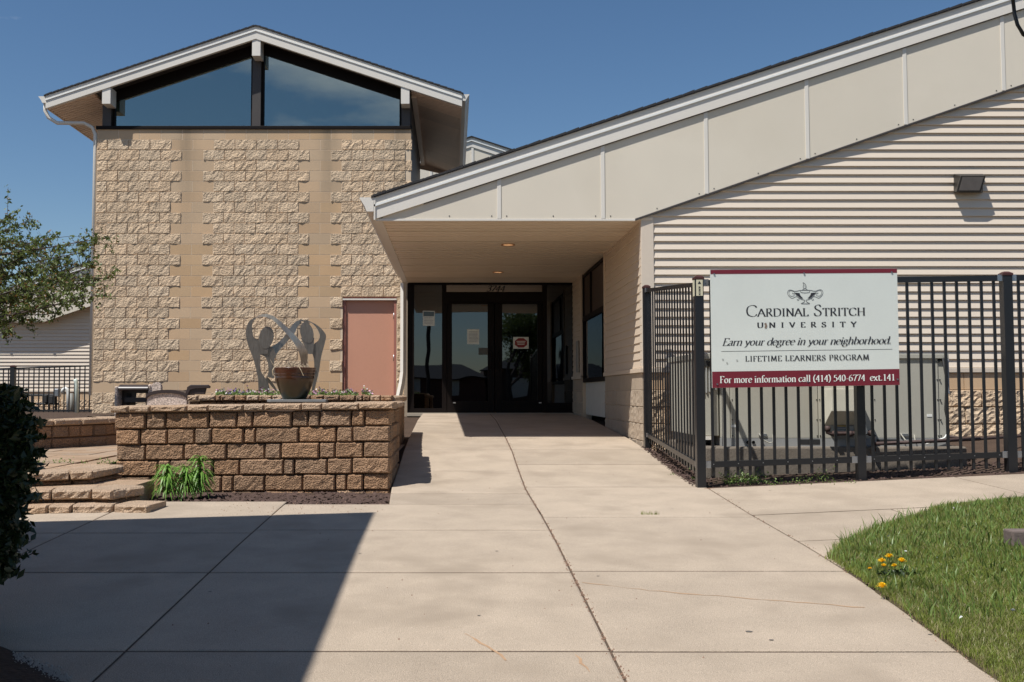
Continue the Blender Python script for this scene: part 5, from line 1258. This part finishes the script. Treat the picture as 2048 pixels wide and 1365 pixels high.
# tree reaching in from the left
tr = thing('small_tree', 'small leafy tree reaching into the frame at upper left', 'tree', (-7.4, 13.2, ZPAT))
tk = MB(); T0 = Vector((-7.4, 13.2, ZPAT)); T1 = Vector((-7.3, 13.2, EZ + .55)); T2 = Vector((-7.25, 13.2, EZ + 1.4))
tk.tube([T0, (T0 + T1) / 2 + Vector((.05, 0, 0)), T1, T2], [.09, .08, .065, .045], 10)
tips = []
ends = [(60, 440), (15, 432), (100, 478), (122, 520), (165, 505), (200, 478), (216, 556), (196, 590), (150, 602), (112, 628), (62, 642), (12, 664), (0, 560), (40, 520), (85, 560), (150, 548), (30, 600), (-60, 450), (-120, 520), (-90, 600), (-150, 430), (-180, 600), (185, 532), (70, 500), (130, 575), (-40, 655), (20, 480), (180, 570), (140, 530), (100, 600)]
for i, (u, v) in enumerate(ends):
    Y = 13.2 + random.uniform(-1.2, 1.2); E = P(u, v, Y); s0 = T1.lerp(T2, random.random()) if v < 560 else T1.lerp(T0, random.uniform(-.3, .12))
    m1 = s0.lerp(E, .4) + Vector((0, 0, .16)); m2 = s0.lerp(E, .75) + Vector((0, 0, .07)); pts = [Vector(q) for q in (s0, m1, m2, E)]
    cr_ = [Vector(q) for q in crom([tuple(q) for q in pts], 5)]; tk.tube(cr_, [.02 * (1 - .85 * j / (len(cr_) - 1)) for j in range(len(cr_))], 5, False)
    for j in range(5, len(cr_)):
        for r_ in range(3):
            a = cr_[j]; e_ = a + Vector((random.gauss(.05, .13), random.gauss(0, .13), random.gauss(.02, .12))); tk.tube([a, a.lerp(e_, .5) + Vector((0, 0, .015)), e_], [.004, .003, .0015], 4, False)
            for q in range(random.choice((8, 13, 19))): tips.append(tuple(a.lerp(e_, random.uniform(.15, 1.1)) + Vector((random.gauss(0, .022), random.gauss(0, .022), random.gauss(0, .02)))))
tk.obj('trunk', BARK, tr); tips = np.array(tips); sel = rng.random(len(tips)) < .14
leaves('crown', tips[~sel], .066, LT, tr); leaves('new_leaves', tips[sel], .055, LR, tr)
# dark shrub in the shade
sh = thing('dark_shrub', 'tall dark leafy shrub in deep shade at the left edge', 'shrub', (-2.08, 4.3, gz(-2, 4.3)))
C = []
for i in range(9000):
    t_ = random.random() ** .7; a = random.uniform(0, 6.28); r_ = (.38 - .12 * t_) * random.uniform(.7, 1.06) ** .5; q_ = Vector((-2.44 + r_ * 1.0 * math.cos(a), 4.2 + r_ * 1.2 * math.sin(a), gz(-2, 4.2) + .08 + 1.02 * t_))
    if q_.x < (-.47 * q_.y - .02): C.append(tuple(q_))
n0_ = len(C)
out = [(770, 20), (800, 50), (850, 66), (905, 76), (950, 64), (1000, 52), (1060, 44), (1110, 36), (1160, 10)]
while len(C) < n0_ + 6500:
    v = random.uniform(772, 1165); ue = np.interp(v, [a for a, b in out], [b for a, b in out]); u = ue - 4 - abs(random.gauss(0, 1)) * 60 + (random.gauss(0, 9)) + 9 * math.sin(v * .21) + 6 * math.sin(v * .47); Y = 4.3 + random.uniform(-.25, .25)
    C.append(tuple(P(u + 5 * math.sin(v * .09), v, Y)))
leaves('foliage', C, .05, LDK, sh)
mb = MB()
for i in range(9): x = -2.35 + random.uniform(-.12, .1); mb.tube([(x - .1, 4.3 + random.uniform(-.1, .1), gz(-2, 4.3)), (x, 4.3, EZ - .5), (x + random.uniform(-.1, .1), 4.3, EZ - .1)], .009, 5)
mb.obj('stems', BARK, sh)
q = [P(30, 1118, 4.2), P(55, 1112, 4.2), P(68, 1106, 4.2)]; MB().tube(q, .0022, 4).obj('twig', BARK, sh); leaves('twig_leaves', [tuple(P(u, v, 4.2)) for u, v in ((60, 1104), (68, 1104), (50, 1116), (72, 1108), (56, 1100))], .03, LDK, sh)
# flowers in the rear tier
FL = [M('petal_' + n_, c_, .6) for n_, c_ in (('purple', (.16, .07, .30)), ('pink', (.50, .25, .36)), ('white', (.55, .50, .48)))]
CC, DD = [], [[], [], []]
for (u0, u1, n_) in ((432, 548, 900), (618, 716, 650), (724, 746, 130), (548, 618, 160)):
    for i in range(n_):
        u = random.uniform(u0, u1); Y = random.uniform(10.6, 11.4); h = abs(random.gauss(0, .022)) + .02 * math.sin(u * .11) ** 2; z = zt2 - .01 + h; CC.append((P(u, 785, Y).x, Y, z))
        if random.random() < .22: DD[(0 if 455 < u < 490 and random.random() < .8 else random.choice((1, 1, 2)))].append((P(u, 785, Y).x, Y - .02, z + .022))
leaves('flower_foliage', CC, .035, WEED, kind='stuff')
for k_, D in enumerate(DD): leaves('flower_blooms', D, .026, FL[k_], asp=.9, kind='stuff')
# weeds along fence, planter, steps and joints
W = []
def scatter(u0, u1, v0, v1, n_, s=.03, h=.05, f=None):
    for i in range(n_):
        q = hit(random.uniform(u0, u1), random.uniform(v0, v1)); c_ = (q.x, q.y)
        for j in range(10): W.append((c_[0] + random.gauss(0, s), c_[1] + random.gauss(0, s), q.z + abs(random.gauss(0, h))))
scatter(1450, 1530, 961, 968, 60, .04, .045); scatter(1425, 1700, 963, 970, 22, .05, .02); scatter(1630, 1650, 955, 963, 9, .04, .05); scatter(1380, 1400, 955, 968, 3, .02, .01)
scatter(1330, 1395, 925, 968, 3, .02, .01)
for a, b in ((250, 1003), (272, 1002), (262, 1006), (100, 1003), (60, 1000), (180, 1003)):
    q = hit(a, b); W += [(q.x + random.gauss(0, .03), q.y + random.gauss(0, .02), z1s + abs(random.gauss(0, .02))) for _ in range(40)]
for u in (78, 92, 108, 118, 124, 140, 168, 200, 210, 218, 228):
    q = hitz(u, 927, ZPAT); W += [(q.x + random.gauss(0, .015), q.y + random.gauss(0, .015), ZPAT + abs(random.gauss(0, .02))) for _ in range(12)]
leaves('weeds', W, .024, WEED, kind='stuff')
tuf = [hit(u, 1029.5) for u in (1283, 1288, 1296, 1303, 1310, 1315)]
V = []; Q = []
for q in tuf:
    for j in range(9):
        a = random.uniform(0, 6.28); x, y = q.x + random.gauss(0, .008), q.y + random.gauss(0, .005); n0 = len(V); h = random.uniform(.015, .035)
        V += [(x - .002, y, q.z - .01), (x + .002, y, q.z - .01), (x + .012 * math.cos(a), y + .012 * math.sin(a), q.z + h)]; Q.append((n0, n0 + 1, n0 + 2))
npmesh('joint_grass', V, Q, GRS, kind='stuff')

# ================================================================== LAWN
edge_px = [(1660, 1121), (1676, 1100), (1705, 1082), (1740, 1066), (1800, 1048), (1850, 1032), (1885, 1014), (1915, 1003), (1975, 998), (2060, 993), (2160, 988)]
E1 = [hit(u, v) for u, v in edge_px]
E0 = [hit(u, v) for u, v in ((2060, 1420), (1990, 1356), (1900, 1290), (1800, 1216), (1720, 1158))]
poly = [Vector((1.75, .6, 0)), Vector((1.80, 2.0, 0))] + [Vector((q.x + .01, q.y, 0)) for q in E0] + [Vector((q.x, q.y, 0)) for q in E1] + [Vector((9, E1[-1].y, 0)), Vector((9, .6, 0))]
PXY = np.array([(q.x, q.y) for q in poly])
def inside(x, y, P_=PXY):
    r_ = np.zeros(len(x), bool); j = len(P_) - 1
    for i in range(len(P_)):
        c_ = ((P_[i, 1] > y) != (P_[j, 1] > y)) & (x < (P_[j, 0] - P_[i, 0]) * (y - P_[i, 1]) / (P_[j, 1] - P_[i, 1] + 1e-12) + P_[i, 0]); r_ ^= c_; j = i
    return r_
def edist(x, y):
    d = np.full(len(x), 9.0)
    for a, b in zip(PXY[:-2], PXY[1:-1]):
        ab = b - a; t_ = np.clip(((x - a[0]) * ab[0] + (y - a[1]) * ab[1]) / max(ab @ ab, 1e-9), 0, 1); d = np.minimum(d, np.hypot(x - a[0] - t_ * ab[0], y - a[1] - t_ * ab[1]))
    return d
gzv = np.vectorize(gz)
lx, ly = np.meshgrid(np.arange(1.5, 9.01, .1), np.arange(.5, 7.4, .1)); LX, LY = lx.ravel(), ly.ravel()
ins_ = inside(LX, LY); ed = edist(LX, LY); zz = gzv(LX, LY) + np.where(ins_, .012 + .07 * np.minimum(1, ed / .7), -.05)
nx_ = lx.shape[1]; idx = [(j * nx_ + i) for j in range(lx.shape[0] - 1) for i in range(nx_ - 1)]
lv = np.stack([LX, LY, zz], 1)
# the lawn surface as a fan-free clipped sheet: keep cells with all corners inside, plus a border strip
lf = [(k_, k_ + 1, k_ + nx_ + 1, k_ + nx_) for k_ in idx if ins_[k_] or ins_[k_ + 1] or ins_[k_ + nx_] or ins_[k_ + nx_ + 1]]
zz2 = np.where(ins_, zz, gzv(LX, LY) - .03); lv[:, 2] = zz2
npmesh('lawn', lv, lf, TURF, smooth=True, kind='structure')
def blades(name, n_, y0, y1, hmin, hmax, wd, m, seg2=True):
    X = rng.uniform(1.75, 6.5, n_ * 3) if wd < .003 or n_ < 6000 else rng.uniform(1.9, 9, n_ * 3); Y = rng.uniform(y0, y1, n_ * 3) ; k_ = inside(X, Y) & (((X < .56 * Y + .5) & (wd < .0041)) | ((X > .52 * Y + .5) & (wd > .0041))); X, Y = X[k_][:n_], Y[k_][:n_]; N = len(X); X = X + rng.normal(0, .018, N); Y = Y + rng.normal(0, .012, N)
    ed = edist(X, Y); patch = np.array([noise.noise(Vector((a * 1.7, b * 1.7, 0))) for a, b in zip(X, Y)])
    Z = gzv(X, Y) + .012 + .07 * np.minimum(1, ed / .7) - .004; H = rng.uniform(hmin, hmax, N) * (1 + .45 * patch) * (1 + .3 * (ed < .12)); A = rng.uniform(0, 6.28, N); B = rng.uniform(0, 6.28, N); ln_ = rng.uniform(.1, .75, N)
    w_ = wd * rng.uniform(.6, 1.2, N); sx_, sy_ = np.cos(B) * w_, np.sin(B) * w_; dx_, dy_ = np.cos(A) * ln_ * H, np.sin(A) * ln_ * H
    v = np.zeros((N, 5, 3)); v[:, 0] = np.stack([X - sx_, Y - sy_, Z], 1); v[:, 1] = np.stack([X + sx_, Y + sy_, Z], 1)
    v[:, 2] = np.stack([X + sx_ * .8 + dx_ * .35, Y + sy_ * .8 + dy_ * .35, Z + H * .6], 1); v[:, 3] = np.stack([X - sx_ * .8 + dx_ * .35, Y - sy_ * .8 + dy_ * .35, Z + H * .6], 1); v[:, 4] = np.stack([X + dx_, Y + dy_, Z + H], 1)
    b = np.arange(N)[:, None] * 5; f = np.concatenate([b + [[0, 1, 2]], b + [[0, 2, 3]], b + [[3, 2, 4]]])
    return npmesh(name, v.reshape(-1, 3), f, m, kind='stuff')
blades('grass', 210000, 2.2, 5.6, .012, .032, .0014, GRS); blades('grass', 90000, 5.0, 7.3, .014, .036, .0020, GRS)
blades('grass', 60000, .7, 7.3, .02, .045, .0042, GRS); blades('dry_grass', 90000, 2.2, 7.2, .012, .036, .0016, GRS2)
blades('weeds_in_lawn', 5000, 4.4, 7.2, .03, .08, .004, WEED)
# dandelions
YEL = M('dandelion_yellow', (.95, .62, .01), .6, .2, 300); 
def lawnz(x, y):
    return gz(x, y) + .012 + .07 * min(1, float(edist(np.array([x]), np.array([y]))[0]) / .7)
heads = [(1764.5, 1137, .013, 'left yellow dandelion of the close pair at top of the clump'), (1779, 1130, .013, 'topmost yellow dandelion of the clump in the lawn'), (1768, 1145, .009, 'half-open dandelion just under the upper pair'), (1789, 1147, .009, 'small drooping dandelion low in the middle of the clump'), (1804, 1140.5, .014, 'rightmost yellow dandelion of the clump'), (1740, 1147, .006, 'tiny dandelion bud left of the clump'), (1764, 1187, .015, 'lone yellow dandelion at the edge of the concrete')]
for u, v, r_, lab in heads:
    lo, hi = 3.0, 6.0
    q = hit(u, v + 14); y_ = q.y; c_ = P(u, v, y_); g_ = lawnz(c_.x, y_); c_.z = max(c_.z, g_ + .045); r_ *= 1.9
    dn = thing('dandelion', lab, 'dandelion', (c_.x, y_, g_), 'yellow dandelions in the lawn')
    MB().tube([(c_.x, y_ + .004, g_ - .01), (c_.x, y_, c_.z)], .0016, 5).obj('stalk', WEED, dn)
    V = []; Q = []
    for i in range(90):
        a = random.uniform(0, 6.28); el = random.uniform(.15, 1.5); d = Vector((math.cos(a) * math.cos(el), math.sin(a) * math.cos(el), math.sin(el) * .95)); s_ = Vector((-math.sin(a), math.cos(a), 0)) * .0016; n0 = len(V)
        V += [c_ + s_ * .5, c_ - s_ * .5, c_ + d * r_ - s_, c_ + d * r_ + s_]; Q.append((n0, n0 + 1, n0 + 2, n0 + 3))
    npmesh('flower_head', [tuple(x) for x in V], Q, YEL, dn)
leaves('dandelion_leaves', [(hit(u, 1168).x + random.gauss(.02, .02), hit(u, 1168).y + random.gauss(0, .03), lawnz(hit(u, 1168).x, hit(u, 1168).y) + random.uniform(.01, .04)) for u in np.linspace(1750, 1815, 70)], .05, LDK, kind='stuff')
yb_ = 3.5
while P(2030, 1101, yb_).z > lawnz(P(2030, 1101, yb_).x, yb_): yb_ += .01
bk = P(2026, 1101, yb_); x0 = bk.x
blk = MB().box(x0, x0 + .5, bk.y, bk.y + .10, bk.z - .05, P(2022, 1062, bk.y).z).obj('stone_block', M('weathered_stone', (.15, .115, .10), .95, .25, 12, .2, 80, .5, 60, .005), bev=.01)
tag(blk, 'low weathered brown stone block set in the grass at right', 'stone block')
# pale litter scraps
LIT = M('scrap', (.6, .6, .58), .6)
C = [hit(u, v) for u, v in ((1777, 1098), (1812, 1133), (1876, 1150), (2027, 1260), (1922, 1264), (2001, 1131), (1916, 1023), (1908, 1036))]
leaves('litter', [(q.x, q.y, lawnz(q.x, q.y) + .04) for q in C], .022, LIT, flat=.8, asp=.7, kind='stuff')
# ================================================================== BACKGROUND BUILDINGS, LEFT FENCE
YL = 27.6
lb_ = thing('rear_wing', 'beige sided rear building behind the left fence and tree', 'building', (-12, YL, gz(-12, YL)))
zl_ = P(100, 782, YL).z; zf_ = P(60, 646.5, YL).z; c0 = P(96, 646, YL); c1 = P(187, 615, YL); sfl = (c1.z - c0.z) / (c1.x - c0.x)
r0 = P(187, 529, YL); srl = .325; XLl, XRl = -24.0, -6.0
def rl(x): return r0.z + (x - r0.x) * srl
def fl_(x): return zf_ if x < c0.x else zf_ + (x - c0.x) * sfl
xfl = c0.x - (rl(c0.x) - zf_) / srl + 1.0
MB().prism([(XLl, YL, zl_ - .05), (XRl, YL, zl_ - .05), (XRl, YL, fl_(XRl) + .2), (c0.x, YL, zf_ + .1), (XLl, YL, zf_ + .1)], (0, .2, 0)).obj('sheathing', INTER, lb_)
z = zl_
while z < fl_(XRl) + .1:
    xs0 = XLl if z < zf_ else max(XLl, c0.x + (z - zf_) / sfl - .5)
    MB().prism([(xs0, YL, z + .1016), (xs0, YL - .004, z + .1016), (xs0, YL - .03, z + .004), (xs0, YL - .028, z), (xs0, YL, z)], (XRl - xs0, 0, 0)).obj('siding_board', SIDE, lb_); z += .1016
yf_ = YL - .35
bat = [P(u, 600, yf_).x for u in (-100, -13, 74, 162)] + [XRl]
bat = [xfl] + [b for b in bat if b > xfl + .3]
for a, b in zip(bat[:-1], bat[1:]):
    pts = [(a + .005, yf_, fl_(a)), (b - .005, yf_, fl_(b)), (b - .005, yf_, rl(b) - .2), (a + .005, yf_, max(fl_(a) + .02, rl(a) - .2))]
    if a < c0.x < b: pts.insert(1, (c0.x, yf_, zf_))
    MB().prism(pts, (0, .03, 0)).obj('fascia_panel', PANEL, lb_)
for b in bat[1:-1]: MB().box(b - .03, b + .03, yf_ - .02, yf_ - .002, fl_(b), rl(b) - .28).obj('batten', TRIM, lb_)
for d0, d1, nm, m, ya in ((0, .03, 'shingle_roof', SHING, -.1), (.031, .115, 'rake_trim', TRIM, -.06), (.116, .142, 'drip_edge', WHITE, -.09), (.143, .29, 'rake_board', TRIM, -.04)):
    MB().prism([(xfl - .5, yf_ + ya, rl(xfl - .5) - d0), (XRl, yf_ + ya, rl(XRl) - d0), (XRl, yf_ + ya, rl(XRl) - d1), (xfl - .5, yf_ + ya, rl(xfl - .5) - d1)], (0, 6 if nm == 'shingle_roof' else .06, 0)).obj(nm, m, lb_)
MB().box(xfl, XRl, yf_ + .03, YL, zf_ - .02, zf_ + .01).obj('soffit', SOFF, lb_) if False else None
MB().box(XLl, XRl, YL - .05, YL, zl_ - .03, zl_ + .01).obj('ledge', SIDE, lb_)
bw = MB().box(XLl, XRl, YL - .0, YL + .2, ZPAT - 1, zl_ - .03).obj('block_wall', MORT, lb_)
for c in range(5):
    for i in range(13):
        x = -13.2 + i * .4 + .2 * (c % 2); link('split_face_block' if c else 'smooth_block', random.choice(rb2) if c else smoothmesh(.392, .195, SBLK), bw, (x, YL - .02, zl_ - .035 - (c + 1) * .2032))
# gable behind the canopy roof
YG2 = 30.0
gb = thing('rear_gable', 'small distant beige gable rising behind the entrance roof', 'building', (0, YG2, gz(0, YG2)))
ap = P(943, 273.5, YG2); gs = .33
gzr = lambda x: ap.z - abs(x - ap.x) * gs
x0, x1 = ap.x - 4.5, ap.x + 5
for nm, m, d0, d1, ya in (('shingle_roof', SHING, 0, .03, -.1), ('rake_trim', TRIM, .031, .12, -.05), ('drip_edge', WHITE, .121, .15, -.07), ('rake_board', TRIM, .151, .33, -.03)):
    mb = MB()
    for a, b in ((x0, ap.x), (ap.x, x1)): mb.prism([(a, YG2 + ya, gzr(a) - d0), (b, YG2 + ya, gzr(b) - d0), (b, YG2 + ya, gzr(b) - d1), (a, YG2 + ya, gzr(a) - d1)], (0, 3 if nm == 'shingle_roof' else .05, 0))
    mb.obj(nm, m, gb)
bt = [x0, P(808, 330, YG2).x, P(862, 330, YG2).x, ap.x + .03, ap.x + 1.25, ap.x + 2.5, ap.x + 3.7, x1]
for a, b in zip(bt[:-1], bt[1:]):
    pts = [(a + .01, YG2, 1), (b - .01, YG2, 1), (b - .01, YG2, gzr(b) - .2), (a + .01, YG2, gzr(a) - .2)]
    if a < ap.x < b: pts.insert(3, (ap.x, YG2, ap.z - .2))
    MB().prism(pts, (0, .03, 0)).obj('fascia_panel', PANEL, gb)
for b in bt[1:-1]: MB().box(b - .035, b + .035, YG2 - .02, YG2 - .002, 1, gzr(b) - .3).obj('batten', TRIM, gb)
# left fence
YFL = 23.0
lf_ = thing('metal_fence', 'distant black picket fence behind the patio at far left', 'fence', (-9, YFL, ZPAT))
xa, xb = -14.0, P(187, 740, YFL).x
ztl = lambda x: P(25, 736, YFL).z + (x - P(25, 736, YFL).x) * ((P(187, 730.5, YFL).z - P(25, 736, YFL).z) / (P(187, 730, YFL).x - P(25, 730, YFL).x))
zbl = P(100, 822, YFL).z
x = xa; i = 0
pxf = P(26, 760, YFL).x
while x < xb:
    link('picket', pk, lf_, (x, YFL, zbl - .14), scale=(1, 1, ztl(x) - zbl + .13)); x += .1195
MB().prism([(xa, YFL - .02, ztl(xa)), (xb, YFL - .02, ztl(xb)), (xb, YFL - .02, ztl(xb) - .035), (xa, YFL - .02, ztl(xa) - .035)], (0, .04, 0)).obj('rail', BLACK, lf_)
MB().box(xa, xb, YFL - .02, YFL + .02, zbl - .02, zbl + .02).obj('rail', BLACK, lf_)
post(pxf, YFL, P(26, 734, YFL).z, lf_, .055, ZPAT - .1); post(pxf - 2.4, YFL, P(26, 737, YFL).z, lf_, .055, ZPAT - .1); post(pxf - 4.8, YFL, P(26, 739, YFL).z, lf_, .055, ZPAT - .1)
# vent pipes and meters in front of the rear building
VP = M('pale_pipe', (.55, .62, .56), .4)
Yv = 22.4
q = lambda u, v, d=0: P(u, v, Yv + d)
vp = MB().tube([q(153.5, 832), q(153.5, 770), q(152, 763), q(150, 759)], .043, 12).obj('vent_pipe', VP, smooth=True); tag(vp, 'tall pale upright pipe with slanted open top, left of tower', 'pipe')
vp = MB().tube([q(136.5, 835, 1), q(136.5, 785, 1), q(134, 779, 1), q(130, 777, 1), q(126, 780, 1), q(125, 786, 1)], .042, 12).obj('vent_pipe', WHITE, smooth=True); tag(vp, 'white hooked vent pipe behind the left fence', 'pipe')
vp = MB().tube([q(143, 835, 1.5), q(143, 787, 1.5)], .045, 12).obj('vent_pipe', M('grey_pipe', (.22, .22, .20), .6), smooth=True); tag(vp, 'short dull grey upright pipe between the two pale pipes', 'pipe')
mt = thing('gas_meters', 'cluster of dark meters and pipes behind the left fence', 'gas meters', q(70, 830, 3))
mb = MB()
for v in (791, 808): mb.tube([q(30, v, 3), q(118, v, 3)], .03, 6)
for u in (38, 52, 64, 88, 98, 112): mb.tube([q(u, 835, 3), q(u, 789, 3)], .028, 6)
mb.obj('pipework', ACD, mt)
for u, v, c_ in ((48, 815, STEEL), (62, 817, STEEL), (104, 800, ACD), (92, 798, ACD), (115, 786, STEEL)): MB().box(q(u - 5, v, 2.9).x, q(u + 5, v, 2.9).x, Yv + 2.8, Yv + 3.0, q(u, v + 8, 2.9).z, q(u, v - 8, 2.9).z).obj('meter', c_, mt, bev=.02)
# bare trees behind
def branchy(base, h, seed, spread=.5, depth=5, rad=.12):
    rs = random.Random(seed); mb = MB(); tips_ = []
    def rec(p_, d, L_, r_, k):
        e_ = p_ + d * L_; m_ = (p_ + e_) / 2 + Vector((rs.gauss(0, .05), rs.gauss(0, .05), 0)) * L_
        mb.tube([p_, m_, e_], [r_, r_ * .85, r_ * .7], 5, False)
        if k == 0: tips_.append(e_); return
        for _ in range(rs.choice((2, 3, 3))): rec(p_.lerp(e_, rs.uniform(.55, 1)), (d + Vector((rs.gauss(0, spread), rs.gauss(0, spread), rs.gauss(.1, .2)))).normalized(), L_ * rs.uniform(.6, .8), r_ * .6, k - 1)
    rec(Vector(base), Vector((0, 0, 1)), h * .36, rad, depth); return mb, tips_
for i, (u, v, Y, lab) in enumerate(((172, 560, 38, 'bare thin-branched tree just left of the tower wall'), (118, 560, 40, 'bare tree crown showing above the rear roof'))):
    base = P(u, v, Y); base.z = gz(base.x, Y); mb, _ = branchy(base, (6.9 if i else 7.6), 5 + i, .42, 6, .10)
    t_ = thing('bare_tree', lab, 'tree', base, 'bare trees behind the rear building'); mb.obj('trunk', BARK, t_)

# ================================================================== ROOF OVER THE LEFT FOREGROUND (outside the frame, throws the large shadow)
ZR = 4.3
def un(u, v, lo=1.0):
    q = hit(u, v, lo); t_ = (ZR - q.z) / -SUNV.z; return Vector((q.x - SUNV.x * t_, q.y - SUNV.y * t_, ZR))
A_, B_, C_ = un(750, 1025), un(611, 1364), un(30, 1045)
dB = (B_ - A_); D_ = B_ + dB * 1.6; dC = (C_ - A_); E_ = A_ + dC * 3
pc_ = thing('covered_walk', 'unseen flat roofed covered walk on brick piers left of the forecourt', 'shelter', (-4, 2, 0))
MB().prism([A_, D_, (E_.x, D_.y, ZR), E_], (0, 0, -.30)).obj('roof', SOFF2, pc_)  # unseen roof; tan underside chosen to warm the light in its shadow
BRK = M('brown_brick', (.16, .075, .05), .9, .2, 12)
MB().box(-4.9, -4.6, -6, 5.6, -.3, ZR).obj('wall', BRK, pc_)  # unseen wall, added to darken the shaded ground
for y in (-5, 0.0): MB().box(-3.4, -3.0, y, y + .4, -.2, ZR).obj('pier', BRK, pc_)
# kerb corner with broken concrete at the lower left
kb = [hit(u, v) for u, v in ((-60, 1275), (10, 1300), (60, 1322), (110, 1345), (150, 1375))]
v = []; 
for q in kb: v += [(q.x, q.y, q.z + .008), (q.x - .25, q.y - .35, q.z + .03), (q.x - 1.6, q.y - 1.6, q.z + .02)]
npmesh('soil_corner', v, [(3 * i + j, 3 * i + j + 1, 3 * i + j + 4, 3 * i + j + 3) for i in range(4) for j in range(2)], SOIL, kind='structure')
cc_ = [hit(random.gauss(85, 26), 0) if False else hit(*(lambda t_: (30 + 105 * t_ + random.gauss(0, 6), 1318 + 48 * t_ + random.gauss(0, 6)))(random.random())) for _ in range(500)]
v = []; f = []
for q in cc_:
    s = random.uniform(.002, .009); a = random.uniform(0, 6.3); n = len(v)
    for k_ in range(3): v.append((q.x + s * math.cos(a + 2.1 * k_), q.y + s * math.sin(a + 2.1 * k_), q.z + .008))
    v.append((q.x, q.y, q.z + .01 + s)); f += [(n, n + 1, n + 3), (n + 1, n + 2, n + 3), (n + 2, n, n + 3)]
npmesh('rubble', v, f, CONC2, kind='stuff')

# ================================================================== STREET BEHIND THE CAMERA (seen in the glass)
ASP = M('asphalt', (.055, .055, .055), .9, .1, 3, .2, 80)
npmesh('road', [(-200, -13, -.13), (200, -13, -.13), (200, -5, -.13), (-200, -5, -.13)], [(0, 1, 2, 3)], ASP, kind='structure')
npmesh('verge', [(-200, -60, -.14), (200, -60, -.14), (200, -13, -.14), (-200, -13, -.14)], [(0, 1, 2, 3)], TURF, kind='structure')
npmesh('forecourt', [(-4.5, -5, -.10), (8, -5, -.10), (8, 0.02, -.004), (-4.5, 0.02, -.004)], [(0, 1, 2, 3)], CONC, kind='structure')
HB = [M('house_brick', (.15, .07, .05), .9, .2, 6), M('house_tan', (.30, .25, .18), .9, .1, 6), M('house_brown', (.10, .06, .045), .9, .15, 6)]
labs = ['brown brick house straight across the street', 'tan house across the street left of the brick one', 'dark brown house across the street, right', 'red brick house further right across the street', 'tan house at the far right across the street', 'brown house at the far left across the street']
for i, x in enumerate((-3, -14, 8, 20, 33, -26)):
    hh = 2.3 + .3 * (i % 3); h_ = thing('street_house', labs[i], 'house', (x, -36, -.14), 'houses across the street')
    MB().box(x - 5.6, x + 5.6, -44, -36, -.2, hh).obj('wall', HB[i % 3], h_)
    MB().prism([(x - 5.9, -35.5, hh), (x + 5.9, -35.5, hh), (x + 3.6, -40, hh + 1.1), (x - 3.6, -40, hh + 1.1)], (0, -.1, -.1)).obj('roof', SHING, h_)
    for wx in (-3, 0, 3): MB().box(x + wx - .6, x + wx + .6, -35.98, -35.9, 1, 2.3).obj('window', TRIM, h_)
def bigtree(x, y, h, seed, label, leafn=9000, r_=2.2):
    mb, tp = branchy((x, y, -.14), h, seed, .45, 5, .16); t_ = thing('street_tree', label, 'tree', (x, y, -.14), 'trees along the street'); mb.obj('trunk', BARK, t_)
    tp = np.array([tuple(q) for q in tp]); C = tp[rng.integers(0, len(tp), leafn)] + rng.normal(0, .28, (leafn, 3)); leaves('crown', C, .17, LT, t_)
bigtree(2.95, -15.5, 6.8, 21, 'leafy tree across the road facing the doors', 16000); bigtree(-12, -20, 6, 22, 'leafy tree across the road at left'); bigtree(12, -18, 6.5, 23, 'tall leafy tree across the road at right')
pu = thing('utility_pole', 'wooden utility pole across the road carrying wires', 'utility pole', (-1.3, -16, -.14))
MB().tube([(-1.3, -16, -.2), (-1.3, -16, 9)], .13, 10).obj('pole', BARK, pu); MB().box(-2.2, -.4, -16.05, -15.95, 8.2, 8.35).obj('crossarm', BARK, pu)
mb = MB()
for k_, z in enumerate((8.4, 8.4, 6.4, 6.0)):
    x_off = (-.8, .8, 0, 0)[k_]
    for sgn in (-1, 1): mb.tube([(-1.3 + sgn * 40 * t_, -16 + x_off * .1, z - 1.2 * (4 * t_ * (1 - t_))) for t_ in [i / 10 for i in range(11)]], .02, 4, False)
mb.obj('wires', ACD, pu)
# distant tree line so that the horizon is closed
C = []
for i in range(26000):
    a = rng.uniform(-80, 80); C.append((a, 75 + rng.normal(0, 3), -.2 + abs(rng.normal(0, 1)) * (2.2 + 1.3 * math.sin(a * .3))))
leaves('distant_woods', C, .9, LT, kind='stuff')
